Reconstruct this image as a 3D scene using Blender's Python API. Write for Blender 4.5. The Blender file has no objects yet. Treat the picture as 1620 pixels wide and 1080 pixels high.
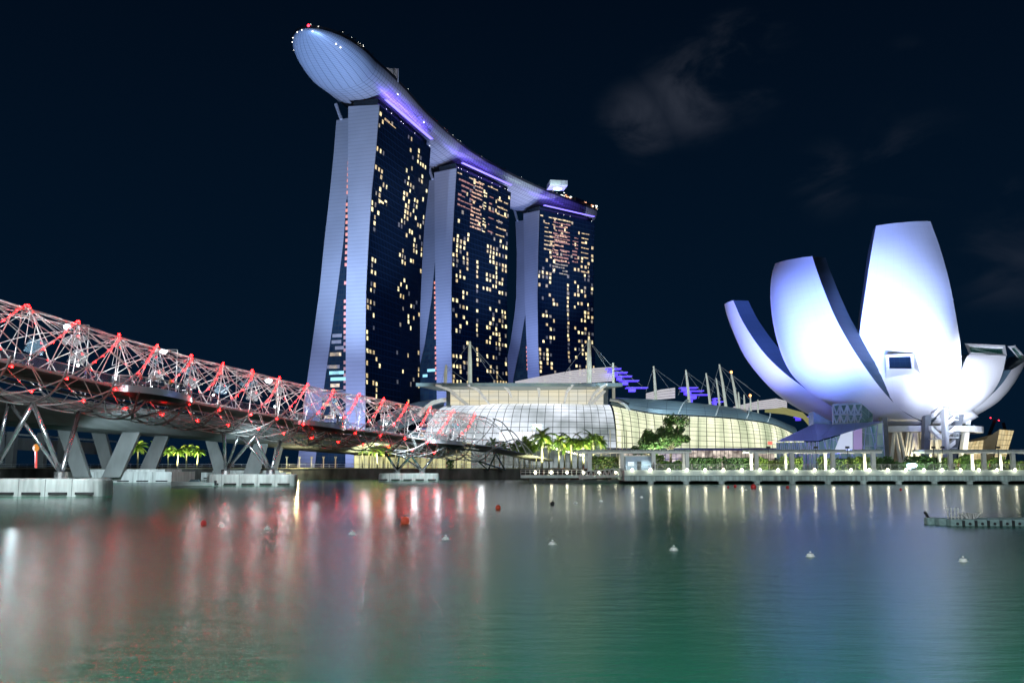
import bpy, bmesh, math, random
from mathutils import Vector, Matrix, noise
from math import radians as RAD, sin, cos, pi
random.seed(7)
SC = bpy.context.scene
COL = SC.collection
V = Vector

# ------------------------------------------------------------------ camera
CAMH, FPX, PITCH = 3.5, 1500.0, math.atan(195 / 1500)
CT, ST = cos(PITCH), sin(PITCH)
cd = bpy.data.cameras.new("camera"); cam = bpy.data.objects.new("camera", cd); COL.objects.link(cam)
cam.location = (0, 0, CAMH); cam.rotation_euler = (pi / 2 + PITCH, 0, 0)
cd.sensor_width = 36; cd.lens = FPX / 1620 * 36; cd.clip_start = .5; cd.clip_end = 9000
SC.camera = cam
SC.view_settings.view_transform = 'Standard'; SC.view_settings.look = 'None'
SC.view_settings.gamma = 1; SC.view_settings.exposure = .3
SC.cycles.use_denoising = True
SC.cycles.max_bounces = 5; SC.cycles.diffuse_bounces = 2; SC.cycles.glossy_bounces = 3
SC.cycles.transmission_bounces = 3; SC.cycles.transparent_max_bounces = 10
SC.cycles.sample_clamp_indirect = 4; SC.cycles.caustics_reflective = False; SC.cycles.caustics_refractive = False

def ray(px, py):
    x = (px - 810) / FPX; y = (540 - py) / FPX
    return V((x, CT - y * ST, ST + y * CT))
CAM = V((0, 0, CAMH))
def W(px, py, Y):                    # the point of the sight line at forward distance Y
    d = ray(px, py); return CAM + d * (Y / d.y)
def onz(px, py, z):
    d = ray(px, py); return CAM + d * ((z - CAMH) / d.z)
def onplane(px, py, p, n):
    d = ray(px, py); return CAM + d * ((V(p) - CAM).dot(n) / d.dot(n))

# ------------------------------------------------------------------ world
world = bpy.data.worlds.new("World"); SC.world = world; world.use_nodes = True
nt = world.node_tree; nt.nodes.clear(); N = nt.nodes.new; L = nt.links.new
sky = N('ShaderNodeTexSky'); sky.sky_type = 'NISHITA'; sky.sun_disc = False
sky.sun_elevation = RAD(-6); sky.sun_rotation = RAD(200)
bs = N('ShaderNodeBackground'); bs.inputs[1].default_value = .05; L(sky.outputs[0], bs.inputs[0])
tc = N('ShaderNodeTexCoord'); sep = N('ShaderNodeSeparateXYZ'); L(tc.outputs['Generated'], sep.inputs[0])
rmp = N('ShaderNodeValToRGB'); L(sep.outputs[2], rmp.inputs[0])
e = rmp.color_ramp.elements
e[0].position = 0; e[0].color = (.0011, .0072, .019, 1); e[1].position = .6; e[1].color = (.0003, .0018, .0055, 1)
bn = N('ShaderNodeBackground'); L(rmp.outputs[0], bn.inputs[0])
nz = N('ShaderNodeTexNoise'); nz.inputs['Scale'].default_value = 9; nz.inputs['Detail'].default_value = 6
nz.inputs['Roughness'].default_value = .55; nz.inputs['Distortion'].default_value = .6
mp = N('ShaderNodeMapping'); mp.inputs['Scale'].default_value = (.85, 1, 1.7); mp.inputs['Rotation'].default_value = (0, .5, 0); mp.inputs['Location'].default_value = (3.3, 1.2, 2.1)
L(tc.outputs['Generated'], mp.inputs[0]); L(mp.outputs[0], nz.inputs[0])
last = None
for (px, py, rad, amp) in ((1170, 100, .07, 1.0), (1100, 140, .07, 1.0), (1010, 195, .055, .8), (1310, 285, .05, .4), (1440, 250, .07, .4), (1590, 410, .07, .4), (1590, 310, .03, .3), (1430, 100, .03, .2)):
    d = ray(px, py).normalized()
    vm = N('ShaderNodeVectorMath'); vm.operation = 'DISTANCE'; vm.inputs[1].default_value = d
    nm = N('ShaderNodeVectorMath'); nm.operation = 'NORMALIZE'; L(tc.outputs['Generated'], nm.inputs[0]); L(nm.outputs[0], vm.inputs[0])
    mr = N('ShaderNodeMapRange'); mr.interpolation_type = 'SMOOTHSTEP'
    mr.inputs[1].default_value = 0; mr.inputs[2].default_value = rad; mr.inputs[3].default_value = amp; mr.inputs[4].default_value = 0
    L(vm.outputs['Value'], mr.inputs[0])
    if last is None: last = mr.outputs[0]
    else:
        mx = N('ShaderNodeMath'); mx.operation = 'MAXIMUM'; L(last, mx.inputs[0]); L(mr.outputs[0], mx.inputs[1]); last = mx.outputs[0]
nr = N('ShaderNodeMapRange'); nr.interpolation_type = 'SMOOTHSTEP'; nr.inputs[1].default_value = .40; nr.inputs[2].default_value = .72
L(nz.outputs[0], nr.inputs[0])
mm = N('ShaderNodeMath'); mm.operation = 'MULTIPLY'; L(nr.outputs[0], mm.inputs[0]); L(last, mm.inputs[1])
bc = N('ShaderNodeBackground'); bc.inputs[0].default_value = (.026, .028, .036, 1); L(mm.outputs[0], bc.inputs[1])
a1 = N('ShaderNodeAddShader'); L(bs.outputs[0], a1.inputs[0]); L(bn.outputs[0], a1.inputs[1])
a2 = N('ShaderNodeAddShader'); L(a1.outputs[0], a2.inputs[0]); L(bc.outputs[0], a2.inputs[1])
wo = N('ShaderNodeOutputWorld'); L(a2.outputs[0], wo.inputs[0])

sd = bpy.data.lights.new("moonlight", 'SUN'); sd.energy = .012; sd.angle = RAD(.5); sd.color = (.8, .88, 1)
so = bpy.data.objects.new("moonlight", sd); COL.objects.link(so); so.rotation_euler = (RAD(50), 0, RAD(20))

# ------------------------------------------------------------------ lights
def aim(o, frm, to):
    o.location = frm; o.rotation_euler = (V(to) - V(frm)).to_track_quat('-Z', 'Y').to_euler()
def spot(name, frm, to, watts, col, angle=60, blend=.6, size=.6):
    d = bpy.data.lights.new(name, 'SPOT'); d.energy = watts; d.color = col; d.spot_size = RAD(angle); d.spot_blend = blend; d.shadow_soft_size = size
    o = bpy.data.objects.new(name, d); COL.objects.link(o); aim(o, frm, to); return o
def point(name, loc, watts, col, size=.25):
    d = bpy.data.lights.new(name, 'POINT'); d.energy = watts; d.color = col; d.shadow_soft_size = size
    o = bpy.data.objects.new(name, d); COL.objects.link(o); o.location = loc; return o
def area(name, frm, to, watts, col, sx, sy, ax=None):
    d = bpy.data.lights.new(name, 'AREA'); d.shape = 'RECTANGLE'; d.size = sx; d.size_y = sy; d.energy = watts; d.color = col
    o = bpy.data.objects.new(name, d); COL.objects.link(o); o.location = frm
    z = (V(frm) - V(to)).normalized()
    x = V(ax) - z * V(ax).dot(z); x.normalize(); y = z.cross(x)
    o.rotation_euler = Matrix((x, y, z)).transposed().to_euler(); return o

# ------------------------------------------------------------------ materials
MATS = {}
def mat(name, col, rough=.5, metal=0, var=.18, scale=.6, em=None, es=0, bump=0, spec=.5, alpha=1, stretch=None):
    if name in MATS: return MATS[name]
    m = bpy.data.materials.new(name); m.use_nodes = True; t = m.node_tree; b = t.nodes['Principled BSDF']
    b.inputs['Roughness'].default_value = rough; b.inputs['Metallic'].default_value = metal
    b.inputs['Specular IOR Level'].default_value = spec; b.inputs['Alpha'].default_value = alpha
    if em: b.inputs['Emission Color'].default_value = (*em, 1); b.inputs['Emission Strength'].default_value = es
    tcn = t.nodes.new('ShaderNodeTexCoord'); n = t.nodes.new('ShaderNodeTexNoise')
    n.inputs['Scale'].default_value = scale; n.inputs['Detail'].default_value = 5
    mp = t.nodes.new('ShaderNodeMapping'); mp.inputs['Scale'].default_value = stretch or (1, 1, 1)
    t.links.new(tcn.outputs['Object'], mp.inputs[0]); t.links.new(mp.outputs[0], n.inputs[0])
    r = t.nodes.new('ShaderNodeValToRGB'); e = r.color_ramp.elements
    e[0].position = .3; e[1].position = .7
    e[0].color = (*[c * (1 - var) for c in col], 1); e[1].color = (*[min(1, c * (1 + var)) for c in col], 1)
    t.links.new(n.outputs[0], r.inputs[0]); t.links.new(r.outputs[0], b.inputs['Base Color'])
    if bump:
        bp = t.nodes.new('ShaderNodeBump'); bp.inputs['Strength'].default_value = bump; bp.inputs['Distance'].default_value = .1
        t.links.new(n.outputs[0], bp.inputs['Height']); t.links.new(bp.outputs[0], b.inputs['Normal'])
    MATS[name] = m; return m
def emat(name, col, s, uneven=None):
    m = mat(name, (.3, .3, .3), em=col, es=s, var=.05)
    if uneven and not m.get('uneven'):
        m['uneven'] = 1; t = m.node_tree; n = t.nodes.new('ShaderNodeTexNoise'); n.inputs['Scale'].default_value = uneven; n.inputs['Detail'].default_value = 3
        g = t.nodes.new('ShaderNodeNewGeometry'); t.links.new(g.outputs['Position'], n.inputs[0])
        r = t.nodes.new('ShaderNodeMapRange'); r.inputs[1].default_value = .3; r.inputs[2].default_value = .68; r.inputs[3].default_value = s * .25; r.inputs[4].default_value = s * 1.45
        t.links.new(n.outputs[0], r.inputs[0]); t.links.new(r.outputs[0], t.nodes['Principled BSDF'].inputs['Emission Strength'])
    return m

def grid_mat(name, base, line, nu, nv, lu, lv, rough=.2, metal=0, em=None, es=0, em2=None, cell=0., spec=.5, bandu=None, seed=0, line_em=0, soft=None):
    """panels and their dividing bars from the UVs; lit rooms vary from cell to cell"""
    m = bpy.data.materials.new(name); m.use_nodes = True; t = m.node_tree; b = t.nodes['Principled BSDF']; n = t.nodes.new; l = t.links.new
    b.inputs['Roughness'].default_value = rough; b.inputs['Metallic'].default_value = metal; b.inputs['Specular IOR Level'].default_value = spec
    uv = n('ShaderNodeUVMap'); s = n('ShaderNodeSeparateXYZ'); l(uv.outputs[0], s.inputs[0])
    def M(op, a, bb=None):
        k = n('ShaderNodeMath'); k.operation = op
        for i, x in enumerate((a, bb)):
            if x is None: continue
            if isinstance(x, (int, float)): k.inputs[i].default_value = x
            else: l(x, k.inputs[i])
        return k.outputs[0]
    U = M('MULTIPLY', s.outputs[0], nu); Vv = M('MULTIPLY', s.outputs[1], nv)
    fu = M('LESS_THAN', M('FRACT', U), lu); fv = M('LESS_THAN', M('FRACT', Vv), lv)
    ln = M('MAXIMUM', fu, fv)
    mx = n('ShaderNodeMix'); mx.data_type = 'RGBA'; l(ln, mx.inputs[0])
    mx.inputs[6].default_value = (*base, 1); mx.inputs[7].default_value = (*line, 1)
    l(mx.outputs[2], b.inputs['Base Color'])
    if em:
        cx = n('ShaderNodeCombineXYZ'); l(M('FLOOR', U), cx.inputs[0]); l(M('FLOOR', Vv), cx.inputs[1]); cx.inputs[2].default_value = seed
        wn = n('ShaderNodeTexWhiteNoise'); l(cx.outputs[0], wn.inputs[0])
        ns = n('ShaderNodeTexNoise'); ns.inputs['Scale'].default_value = 1; ns.inputs['Detail'].default_value = 3
        c2 = n('ShaderNodeCombineXYZ'); l(M('MULTIPLY', s.outputs[0], bandu or 14), c2.inputs[0]); l(M('MULTIPLY', s.outputs[1], 1.6 if soft is None else soft), c2.inputs[1]); c2.inputs[2].default_value = seed
        l(c2.outputs[0], ns.inputs[0])
        nn = n('ShaderNodeMapRange'); nn.inputs[1].default_value = .3; nn.inputs[2].default_value = .7; nn.inputs[3].default_value = 0; nn.inputs[4].default_value = 1; l(ns.outputs[0], nn.inputs[0])
        cm = n('ShaderNodeMix'); cm.data_type = 'RGBA'; l(nn.outputs[0], cm.inputs[0])
        cm.inputs[6].default_value = (*em, 1); cm.inputs[7].default_value = (*(em2 or em), 1)
        l(cm.outputs[2], b.inputs['Emission Color'])
        st = M('MULTIPLY', M('ADD', M('MULTIPLY', wn.outputs[0], cell), 1 - cell), es)
        l(M('MULTIPLY', st, M('SUBTRACT', 1 + line_em, ln)), b.inputs['Emission Strength'])
    return m

STEEL = mat('brushed_steel', (.72, .74, .75), .36, .3, .12, 3)
DSTEEL = mat('dark_steel', (.20, .21, .215), .38, .5, .2, 2)
WSTEEL = mat('white_painted_steel', (.62, .64, .62), .45, 0, .08, 1)
CONC = mat('grey_concrete', (.17, .185, .185), .8, 0, .25, .35, bump=.15, stretch=(1, 1, .4))
PALEC = mat('pale_concrete', (.46, .49, .48), .75, 0, .28, .9, bump=.15, stretch=(1.6, 1.6, .22))
STONE = mat('wet_stone', (.06, .06, .055), .8, 0, .6, .5, bump=.6, stretch=(1, 1, .35))
PAVE = mat('paving', (.12, .125, .12), .7, 0, .3, .8)
DARK = mat('dark_metal', (.025, .03, .035), .5, .2, .3, 1)
RUB = mat('rubber', (.02, .02, .022), .7, 0, .3, 2)
GLASS = mat('parapet_glass', (.30, .36, .40), .12, .1, .2, .4, alpha=.32)
CANOPY = mat('canopy_glass', (.10, .19, .26), .25, .2, .25, .4, alpha=.55)
RED = emat('red_led', (1, .0025, .0025), 120)
REDCORE = emat('red_led_bright', (1, .0025, .0025), 140)
WHITE_L = emat('white_lamp', (.86, .95, 1), 14)
BULB = emat('warm_white_globe', (1, .93, .66), 20)
SMALLW = emat('small_white_lamp', (1, .96, .85), 5)

# ------------------------------------------------------------------ mesh builder
def wloc(o):
    p = V((0, 0, 0))
    while o: p = p + o.location; o = o.parent
    return p
class MB:
    def __init__(s): s.v = []; s.f = []; s.uv = {}; s.mi = []; s.cur = 0
    def add(s, vs, fs, uvs=None):
        b = len(s.v); s.v += [tuple(x) for x in vs]
        for i, f in enumerate(fs):
            s.f.append(tuple(b + j for j in f)); s.mi.append(s.cur)
            if uvs: s.uv[len(s.f) - 1] = [uvs[j] for j in f]
        return s
    def box(s, c, size, rz=0, tilt=None):
        sx, sy, sz = [k / 2 for k in size]; m = Matrix.Rotation(rz, 3, 'Z')
        if tilt: m = m @ tilt
        vs = [V(c) + m @ V((x * sx, y * sy, z * sz)) for x in (-1, 1) for y in (-1, 1) for z in (-1, 1)]
        return s.add(vs, [(0, 1, 3, 2), (4, 6, 7, 5), (0, 4, 5, 1), (2, 3, 7, 6), (0, 2, 6, 4), (1, 5, 7, 3)])
    def tube(s, pts, r, n=6, cap=True):
        pts = [V(p) for p in pts]; k = len(pts)
        rs = r if isinstance(r, (list, tuple)) else [r] * k
        vs = []; pu = None
        for i, p in enumerate(pts):
            t = (pts[min(i + 1, k - 1)] - pts[max(i - 1, 0)]).normalized()
            if pu is None: pu = t.cross(V((0, 0, 1))) if abs(t.z) < .95 else t.cross(V((1, 0, 0)))
            u = (pu - t * pu.dot(t)); u = u.normalized() if u.length > 1e-6 else t.orthogonal().normalized()
            pu = u; w = t.cross(u)
            vs += [p + (u * cos(2 * pi * j / n) + w * sin(2 * pi * j / n)) * rs[i] for j in range(n)]
        fs = [(i * n + j, i * n + (j + 1) % n, (i + 1) * n + (j + 1) % n, (i + 1) * n + j) for i in range(k - 1) for j in range(n)]
        if cap: fs += [tuple(range(n - 1, -1, -1)), tuple((k - 1) * n + j for j in range(n))]
        return s.add(vs, fs)
    def grid(s, rows, uv=True, closed=False, u0=0, u1=1):
        a, b = len(rows), len(rows[0]); vs = [p for r in rows for p in r]; fs = []; uvs = []
        for i in range(a):
            for j in range(b): uvs.append((u0 + (u1 - u0) * i / (a - 1), j / (b - 1)))
        for i in range(a - 1):
            for j in range(b - 1): fs.append((i * b + j, (i + 1) * b + j, (i + 1) * b + j + 1, i * b + j + 1))
        return s.add(vs, fs, uvs if uv else None)
    def prism(s, poly, ext, uvside=False):
        poly = [V(p) for p in poly]; ext = V(ext); n = len(poly)
        s.add(poly + [p + ext for p in poly], [tuple(range(n)), tuple(range(2 * n - 1, n - 1, -1))])
        for i in range(n):
            j = (i + 1) % n
            s.add([poly[i], poly[j], poly[j] + ext, poly[i] + ext], [(0, 3, 2, 1)], [(0, 0), (0, 1), (1, 1), (1, 0)])
        return s
    def ball(s, c, r, n=8, m=6, sq=(1, 1, 1)):
        vs = []; c = V(c)
        for i in range(m + 1):
            a = pi * i / m
            for j in range(n):
                b = 2 * pi * j / n; vs.append(c + V((sin(a) * cos(b) * sq[0], sin(a) * sin(b) * sq[1], cos(a) * sq[2])) * r)
        return s.add(vs, [(i * n + j, (i + 1) * n + j, (i + 1) * n + (j + 1) % n, i * n + (j + 1) % n) for i in range(m) for j in range(n)])
    def lathe(s, c, prof, n=12):
        c = V(c); vs = []
        for (r, z) in prof: vs += [c + V((r * cos(2 * pi * j / n), r * sin(2 * pi * j / n), z)) for j in range(n)]
        k = len(prof)
        return s.add(vs, [(i * n + j, i * n + (j + 1) % n, (i + 1) * n + (j + 1) % n, (i + 1) * n + j) for i in range(k - 1) for j in range(n)] + [tuple(range(n - 1, -1, -1)), tuple((k - 1) * n + j for j in range(n))])
    def build(s, name, m, parent=None, smooth=False, at=None):
        off = wloc(parent) if parent else V(at or (0, 0, 0))
        me = bpy.data.meshes.new(name); me.from_pydata([tuple(V(p) - off) for p in s.v], [], s.f)
        for x in (m if isinstance(m, (list, tuple)) else [m]): me.materials.append(x)
        if s.uv:
            ul = me.uv_layers.new(name="UVMap")
            for p in me.polygons:
                q = s.uv.get(p.index)
                if q:
                    for li, c in zip(p.loop_indices, q): ul.data[li].uv = c
        for p, k in zip(me.polygons, s.mi):
            p.material_index = k; p.use_smooth = smooth
        me.validate(); me.update()
        o = bpy.data.objects.new(name, me); COL.objects.link(o)
        if parent: o.parent = parent
        elif at: o.location = at
        return o
def tag(o, label=None, cat=None, group=None, kind=None):
    if label: o['label'] = label
    if cat: o['category'] = cat
    if group: o['group'] = group
    if kind: o['kind'] = kind
    return o
def empty(name, loc, label, cat, group=None):
    o = bpy.data.objects.new(name, None); COL.objects.link(o); o.location = loc; o.empty_display_size = .5
    return tag(o, label, cat, group)
def copy_tree(o, parent=None):
    c = o.copy(); COL.objects.link(c); c.parent = parent
    for ch in [x for x in bpy.data.objects if x.parent == o]: copy_tree(ch, c)
    return c
def copy_one(o, kids, loc, rz=None, sc=None):
    c = o.copy(); COL.objects.link(c); c.location = loc
    if rz is not None: c.rotation_euler = (0, 0, rz)
    if sc is not None: c.scale = (sc,) * 3
    for k in kids:
        d = k.copy(); COL.objects.link(d); d.parent = c
    return c
ORD = ['first', 'second', 'third', 'fourth', 'fifth', 'sixth', 'seventh', 'eighth', 'ninth', 'tenth', 'eleventh', 'twelfth', 'thirteenth', 'fourteenth', 'fifteenth', 'sixteenth', 'seventeenth', 'eighteenth', 'nineteenth', 'twentieth'] + ['twenty-' + x for x in ('first', 'second', 'third', 'fourth', 'fifth', 'sixth', 'seventh', 'eighth', 'ninth')] + ['thirtieth'] + ['thirty-' + x for x in ('first', 'second', 'third', 'fourth', 'fifth', 'sixth', 'seventh', 'eighth', 'ninth')]
def lerp(a, b, t): return a + (b - a) * t
def interp(xs, ys, x):
    if x <= xs[0]: return ys[0]
    for i in range(len(xs) - 1):
        if x <= xs[i + 1]: return lerp(ys[i], ys[i + 1], (x - xs[i]) / (xs[i + 1] - xs[i]))
    return ys[-1]
def crom(P, k):                       # smooth curve through points at whole numbers, run on past both ends
    n = len(P); i = min(max(int(math.floor(k)), 0), n - 2); t = k - i
    g = lambda q: P[q] if 0 <= q < n else (P[0] * 2 - P[1] if q < 0 else P[-1] * 2 - P[-2])
    if t < 0: return P[0] + (P[1] - P[0]) * t
    if t > 1: return P[-1] + (P[-1] - P[-2]) * (t - 1)
    a, b, c, d = g(i - 1), g(i), g(i + 1), g(i + 2)
    return ((b * 2) + (c - a) * t + (a * 2 - b * 5 + c * 4 - d) * t * t + (b * 3 - a - c * 3 + d) * t ** 3) * .5

# ================================================================== setting: water and ground
def water_mat():
    m = bpy.data.materials.new('bay_water'); m.use_nodes = True; t = m.node_tree; b = t.nodes['Principled BSDF']; n = t.nodes.new; l = t.links.new
    b.inputs['Base Color'].default_value = (.012, .150, .085, 1); b.inputs['IOR'].default_value = 1.33
    g = n('ShaderNodeNewGeometry'); sp = n('ShaderNodeSeparateXYZ'); l(g.outputs['Position'], sp.inputs[0])
    mr = n('ShaderNodeMapRange'); mr.interpolation_type = 'SMOOTHSTEP'          # ruffled near water, calmer strip by the quay
    mr.inputs[1].default_value = 48; mr.inputs[2].default_value = 82; mr.inputs[3].default_value = .255; mr.inputs[4].default_value = .165
    nz = n('ShaderNodeTexNoise'); nz.inputs['Scale'].default_value = .02; nz.inputs['Detail'].default_value = 2
    mp = n('ShaderNodeMapping'); mp.inputs['Scale'].default_value = (1, .4, 1); l(g.outputs['Position'], mp.inputs[0]); l(mp.outputs[0], nz.inputs[0])
    ma = n('ShaderNodeMath'); ma.operation = 'MULTIPLY_ADD'; l(nz.outputs[0], ma.inputs[0]); ma.inputs[1].default_value = 30; l(sp.outputs[1], ma.inputs[2])
    mb = n('ShaderNodeMath'); mb.operation = 'SUBTRACT'; l(ma.outputs[0], mb.inputs[0]); mb.inputs[1].default_value = 15
    l(mb.outputs[0], mr.inputs[0]); l(mr.outputs[0], b.inputs['Roughness'])
    n1 = n('ShaderNodeTexNoise'); n1.inputs['Scale'].default_value = 1.1; n1.inputs['Detail'].default_value = 7; n1.inputs['Roughness'].default_value = .62
    m1 = n('ShaderNodeMapping'); m1.inputs['Scale'].default_value = (.45, 1.15, 1); m1.inputs['Rotation'].default_value = (0, 0, RAD(13)); l(g.outputs['Position'], m1.inputs[0]); l(m1.outputs[0], n1.inputs[0])
    bp = n('ShaderNodeBump'); bp.inputs['Strength'].default_value = .19; bp.inputs['Distance'].default_value = .12
    l(n1.outputs[0], bp.inputs['Height']); l(bp.outputs[0], b.inputs['Normal'])
    return m
w = MB().add([(-3000, -60, 0), (3000, -60, 0), (3000, 5000, 0), (-3000, 5000, 0)], [(0, 1, 2, 3)]).build('water', water_mat()); tag(w, kind='structure')

GZ = 2.3
shore = [(-900, 239), (8, 239), (26, 197), (700, 197)]
g = MB(); g.prism([(x, y, -2) for x, y in shore] + [(700, 3000, -2), (-900, 3000, -2)], (0, 0, 2 + GZ))
tag(g.build('ground', PAVE), kind='structure')
q = MB()
q.prism([(-900, 238.2, -2), (7.6, 238.2, -2), (25.6, 196.2, -2), (29, 196.2, -2), (29, 197.5, -2), (26.4, 197.5, -2), (8.5, 239.8, -2), (-900, 239.8, -2)], (0, 0, 2 + GZ + .25))
tag(q.build('quay_wall', STONE), 'long dark stone quay wall with weathered face along the far shore', 'wall')
q = MB(); q.prism([(-900, 237.9, GZ + .25), (7.7, 237.9, GZ + .25), (25.5, 196, GZ + .25), (29, 196, GZ + .25), (29, 197.6, GZ + .25), (26.6, 197.6, GZ + .25), (8.6, 240, GZ + .25), (-900, 240, GZ + .25)], (0, 0, .18))
tag(q.build('quay_coping', mat('sandy_coping', (.34, .31, .2), .8)), 'pale coping along the top of the dark quay wall', 'coping')

# ================================================================== hotel towers
def clad_mat(name, col):
    m = mat(name, col, .55, 0, .12, .035)
    t = m.node_tree; b = t.nodes['Principled BSDF']
    w_ = t.nodes.new('ShaderNodeTexWave'); w_.wave_type = 'BANDS'; w_.bands_direction = 'Z'; w_.inputs['Scale'].default_value = .16; w_.inputs['Distortion'].default_value = .05
    tcn = t.nodes.new('ShaderNodeTexCoord'); t.links.new(tcn.outputs['Object'], w_.inputs[0])
    r = t.nodes.new('ShaderNodeValToRGB'); r.color_ramp.elements[0].position = 0; r.color_ramp.elements[0].color = (.74, .74, .74, 1); r.color_ramp.elements[1].position = .07; r.color_ramp.elements[1].color = (1, 1, 1, 1)
    t.links.new(w_.outputs[0], r.inputs[0])
    src = b.inputs['Base Color'].links[0].from_socket
    mx = t.nodes.new('ShaderNodeMix'); mx.data_type = 'RGBA'; mx.blend_type = 'MULTIPLY'; mx.inputs[0].default_value = 1
    t.links.new(src, mx.inputs[6]); t.links.new(r.outputs[0], mx.inputs[7]); t.links.new(mx.outputs[2], b.inputs['Base Color'])
    return m
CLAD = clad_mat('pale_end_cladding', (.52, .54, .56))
CLAD2 = clad_mat('shaded_leaning_cladding', (.40, .42, .44))  # same cladding made darker; the leaning slab's shading is put into the colour
FACADE = grid_mat('dark_curtain_wall', (.005, .016, .042), (.02, .05, .095), 38, 55, .15, .10, rough=.16, spec=.6)
ATRIUM = grid_mat('atrium_glazing', (.01, .025, .045), (.03, .045, .055), 5, 52, .12, .22, rough=.15, em=(.002, .012, .03), em2=(.02, .05, .06), es=.5, cell=.8)
WIN = [emat('lit_window_%s' % a, c, s, .55) for a, c, s in (('bright', (1, .83, .42), 1.2), ('warm', (1, .74, .33), .7), ('dim', (.8, .66, .42), .3), ('faint', (.5, .45, .38), .14))]
ORANGE = emat('orange_corridor_light', (1, .26, .07), .75); ORANGE_D = emat('dim_corridor_light', (1, .33, .14), .28)
LINE_O = emat('orange_strip_light', (1, .56, .30), .7, .5); LINE_Y = emat('golden_strip_light', (1, .68, .3), .7, .5)
VIOLET = emat('violet_strip', (.17, .11, 1), 1.9)
CYANW = emat('cyan_lit_room', (.35, .85, 1), .8)
def tower(name_label, near, far, e, west_l, west_r, east_l, east_r, rooftop, floors, cols, seed, dens, restaurants, atr, gap_top, n_ind=100):
    rnd = random.Random(seed)
    near, far = V((*near, 0)), V((*far, 0)); e = V((*e, 0)).normalized(); ext = far - near; nrm = e.cross(V((0, 0, 1)))
    root = empty('hotel_tower', (near.x + e.x * 14, near.y + e.y * 14, GZ), name_label, 'hotel tower', 'three hotel towers under the sky park')
    P = lambda px, py: onplane(px, py, near, nrm)
    def prof(pts, down=1):            # run the traced edge on down to the ground
        q = [P(*p) for p in pts]; a, b = q[-2], q[-1]; k = (GZ - b.z) / (a.z - b.z) if a.z != b.z else 0
        q.append(b + (a - b) * k * .8 if abs(k) < 3 else V((b.x, b.y, GZ))); q[-1].z = GZ; return q
    wl, wr = prof(west_l), prof(west_r); el, er = prof(east_l), prof(east_r)
    # resample right edge at shared heights so that the facade is a clean strip
    def at(prof_, z):
        for a, b in zip(prof_, prof_[1:]):
            if a.z >= z >= b.z and a.z > b.z: return a + (b - a) * ((a.z - z) / (a.z - b.z))
        return prof_[0].copy() if z > prof_[0].z else prof_[-1].copy()
    ztop = wr[0].z
    zs = [lerp(GZ, ztop, i / 24) for i in range(25)]
    face = MB(); k = 0
    R_ = [at(wr, z) for z in zs]
    # end wall + back of the west slab
    poly = wl + wr[::-1]
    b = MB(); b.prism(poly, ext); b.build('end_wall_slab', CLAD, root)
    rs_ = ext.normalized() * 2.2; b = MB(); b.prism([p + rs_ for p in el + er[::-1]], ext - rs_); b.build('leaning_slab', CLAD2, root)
    off = -e * .12
    face.grid([[p + off + ext * .004 for p in R_], [p + off + ext for p in R_]])
    fo = face.build('glass_facade', FACADE, root)
    # fin at each end of the facade
    # glazed gap between the two slabs, set back from the end walls
    back = ext.normalized() * .8
    zt = P(*gap_top).z; rows = []
    zz = [lerp(GZ, zt, i / 30) for i in range(31)]
    lf = [at(er, z) + back + e * .6 for z in zz]; rt = [at(wl, z) + back - e * .6 for z in zz]
    a = MB(); a.grid([lf, rt]); a.build('atrium_glass', ATRIUM, root)
    # lit rooms
    fh = (ztop - 14) / floors; items = []
    for j in range(2, floors):
        for i in range(cols):
            u = (i + .5) / cols; v = j / floors
            p = dens(u, v)
            if i and (i - 1, j) in {(q[0], q[1]) for q in items[-3:]}: p *= 1.3
            if rnd.random() < p: items.append((i, j, rnd.choice((0, 0, 0, 1, 1, 2, 3)), rnd.uniform(.38, .62)))
    cw = ext.length / cols; ed = ext.normalized()
    def quad(u, z, wd, ht, o=.2):
        p = at(wr, z) + ed * u - e * o; p2 = at(wr, z + ht) + ed * u - e * o
        return [p, p + ed * wd, p2 + ed * wd, p2]
    rnd.shuffle(items)
    proto = {}; rest = MB()
    nrest = 0
    for c, (i, j, mi, wd) in enumerate(items):
        u = (i + .25) * cw; z = 12 + j * fh; s0 = -rnd.uniform(0, .15) * cw
        qd = quad(u + s0, z, cw * wd, fh * rnd.uniform(.6, .78))
        if c < n_ind: MB().add(qd, [(0, 1, 2, 3)]).build('lit_window', WIN[mi], root)
        else: rest.cur = mi; rest.add(qd, [(0, 1, 2, 3)]); nrest += 1
    if nrest: tag(rest.build('lit_window', WIN, root), kind='stuff')
    # restaurant floors and strips at the top
    st = {}
    for (u0, u1, v0, v1, n, m) in restaurants:
        mb = st.setdefault(m.name, (MB(), m))[0]
        for k in range(n):
            z = lerp(14, ztop, lerp(v0, v1, (k + .5) / n)); uu = u0
            while uu < u1:
                wd = rnd.uniform(.02, .09)
                if rnd.random() < .75: mb.add(quad(uu * ext.length, z, min(wd, u1 - uu) * ext.length, rnd.uniform(.5, 1.3), .24), [(0, 1, 2, 3)])
                uu += wd + .008
    for nm, (mb, m) in st.items(): tag(mb.build('strip_lights', m, root), kind='stuff')
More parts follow.
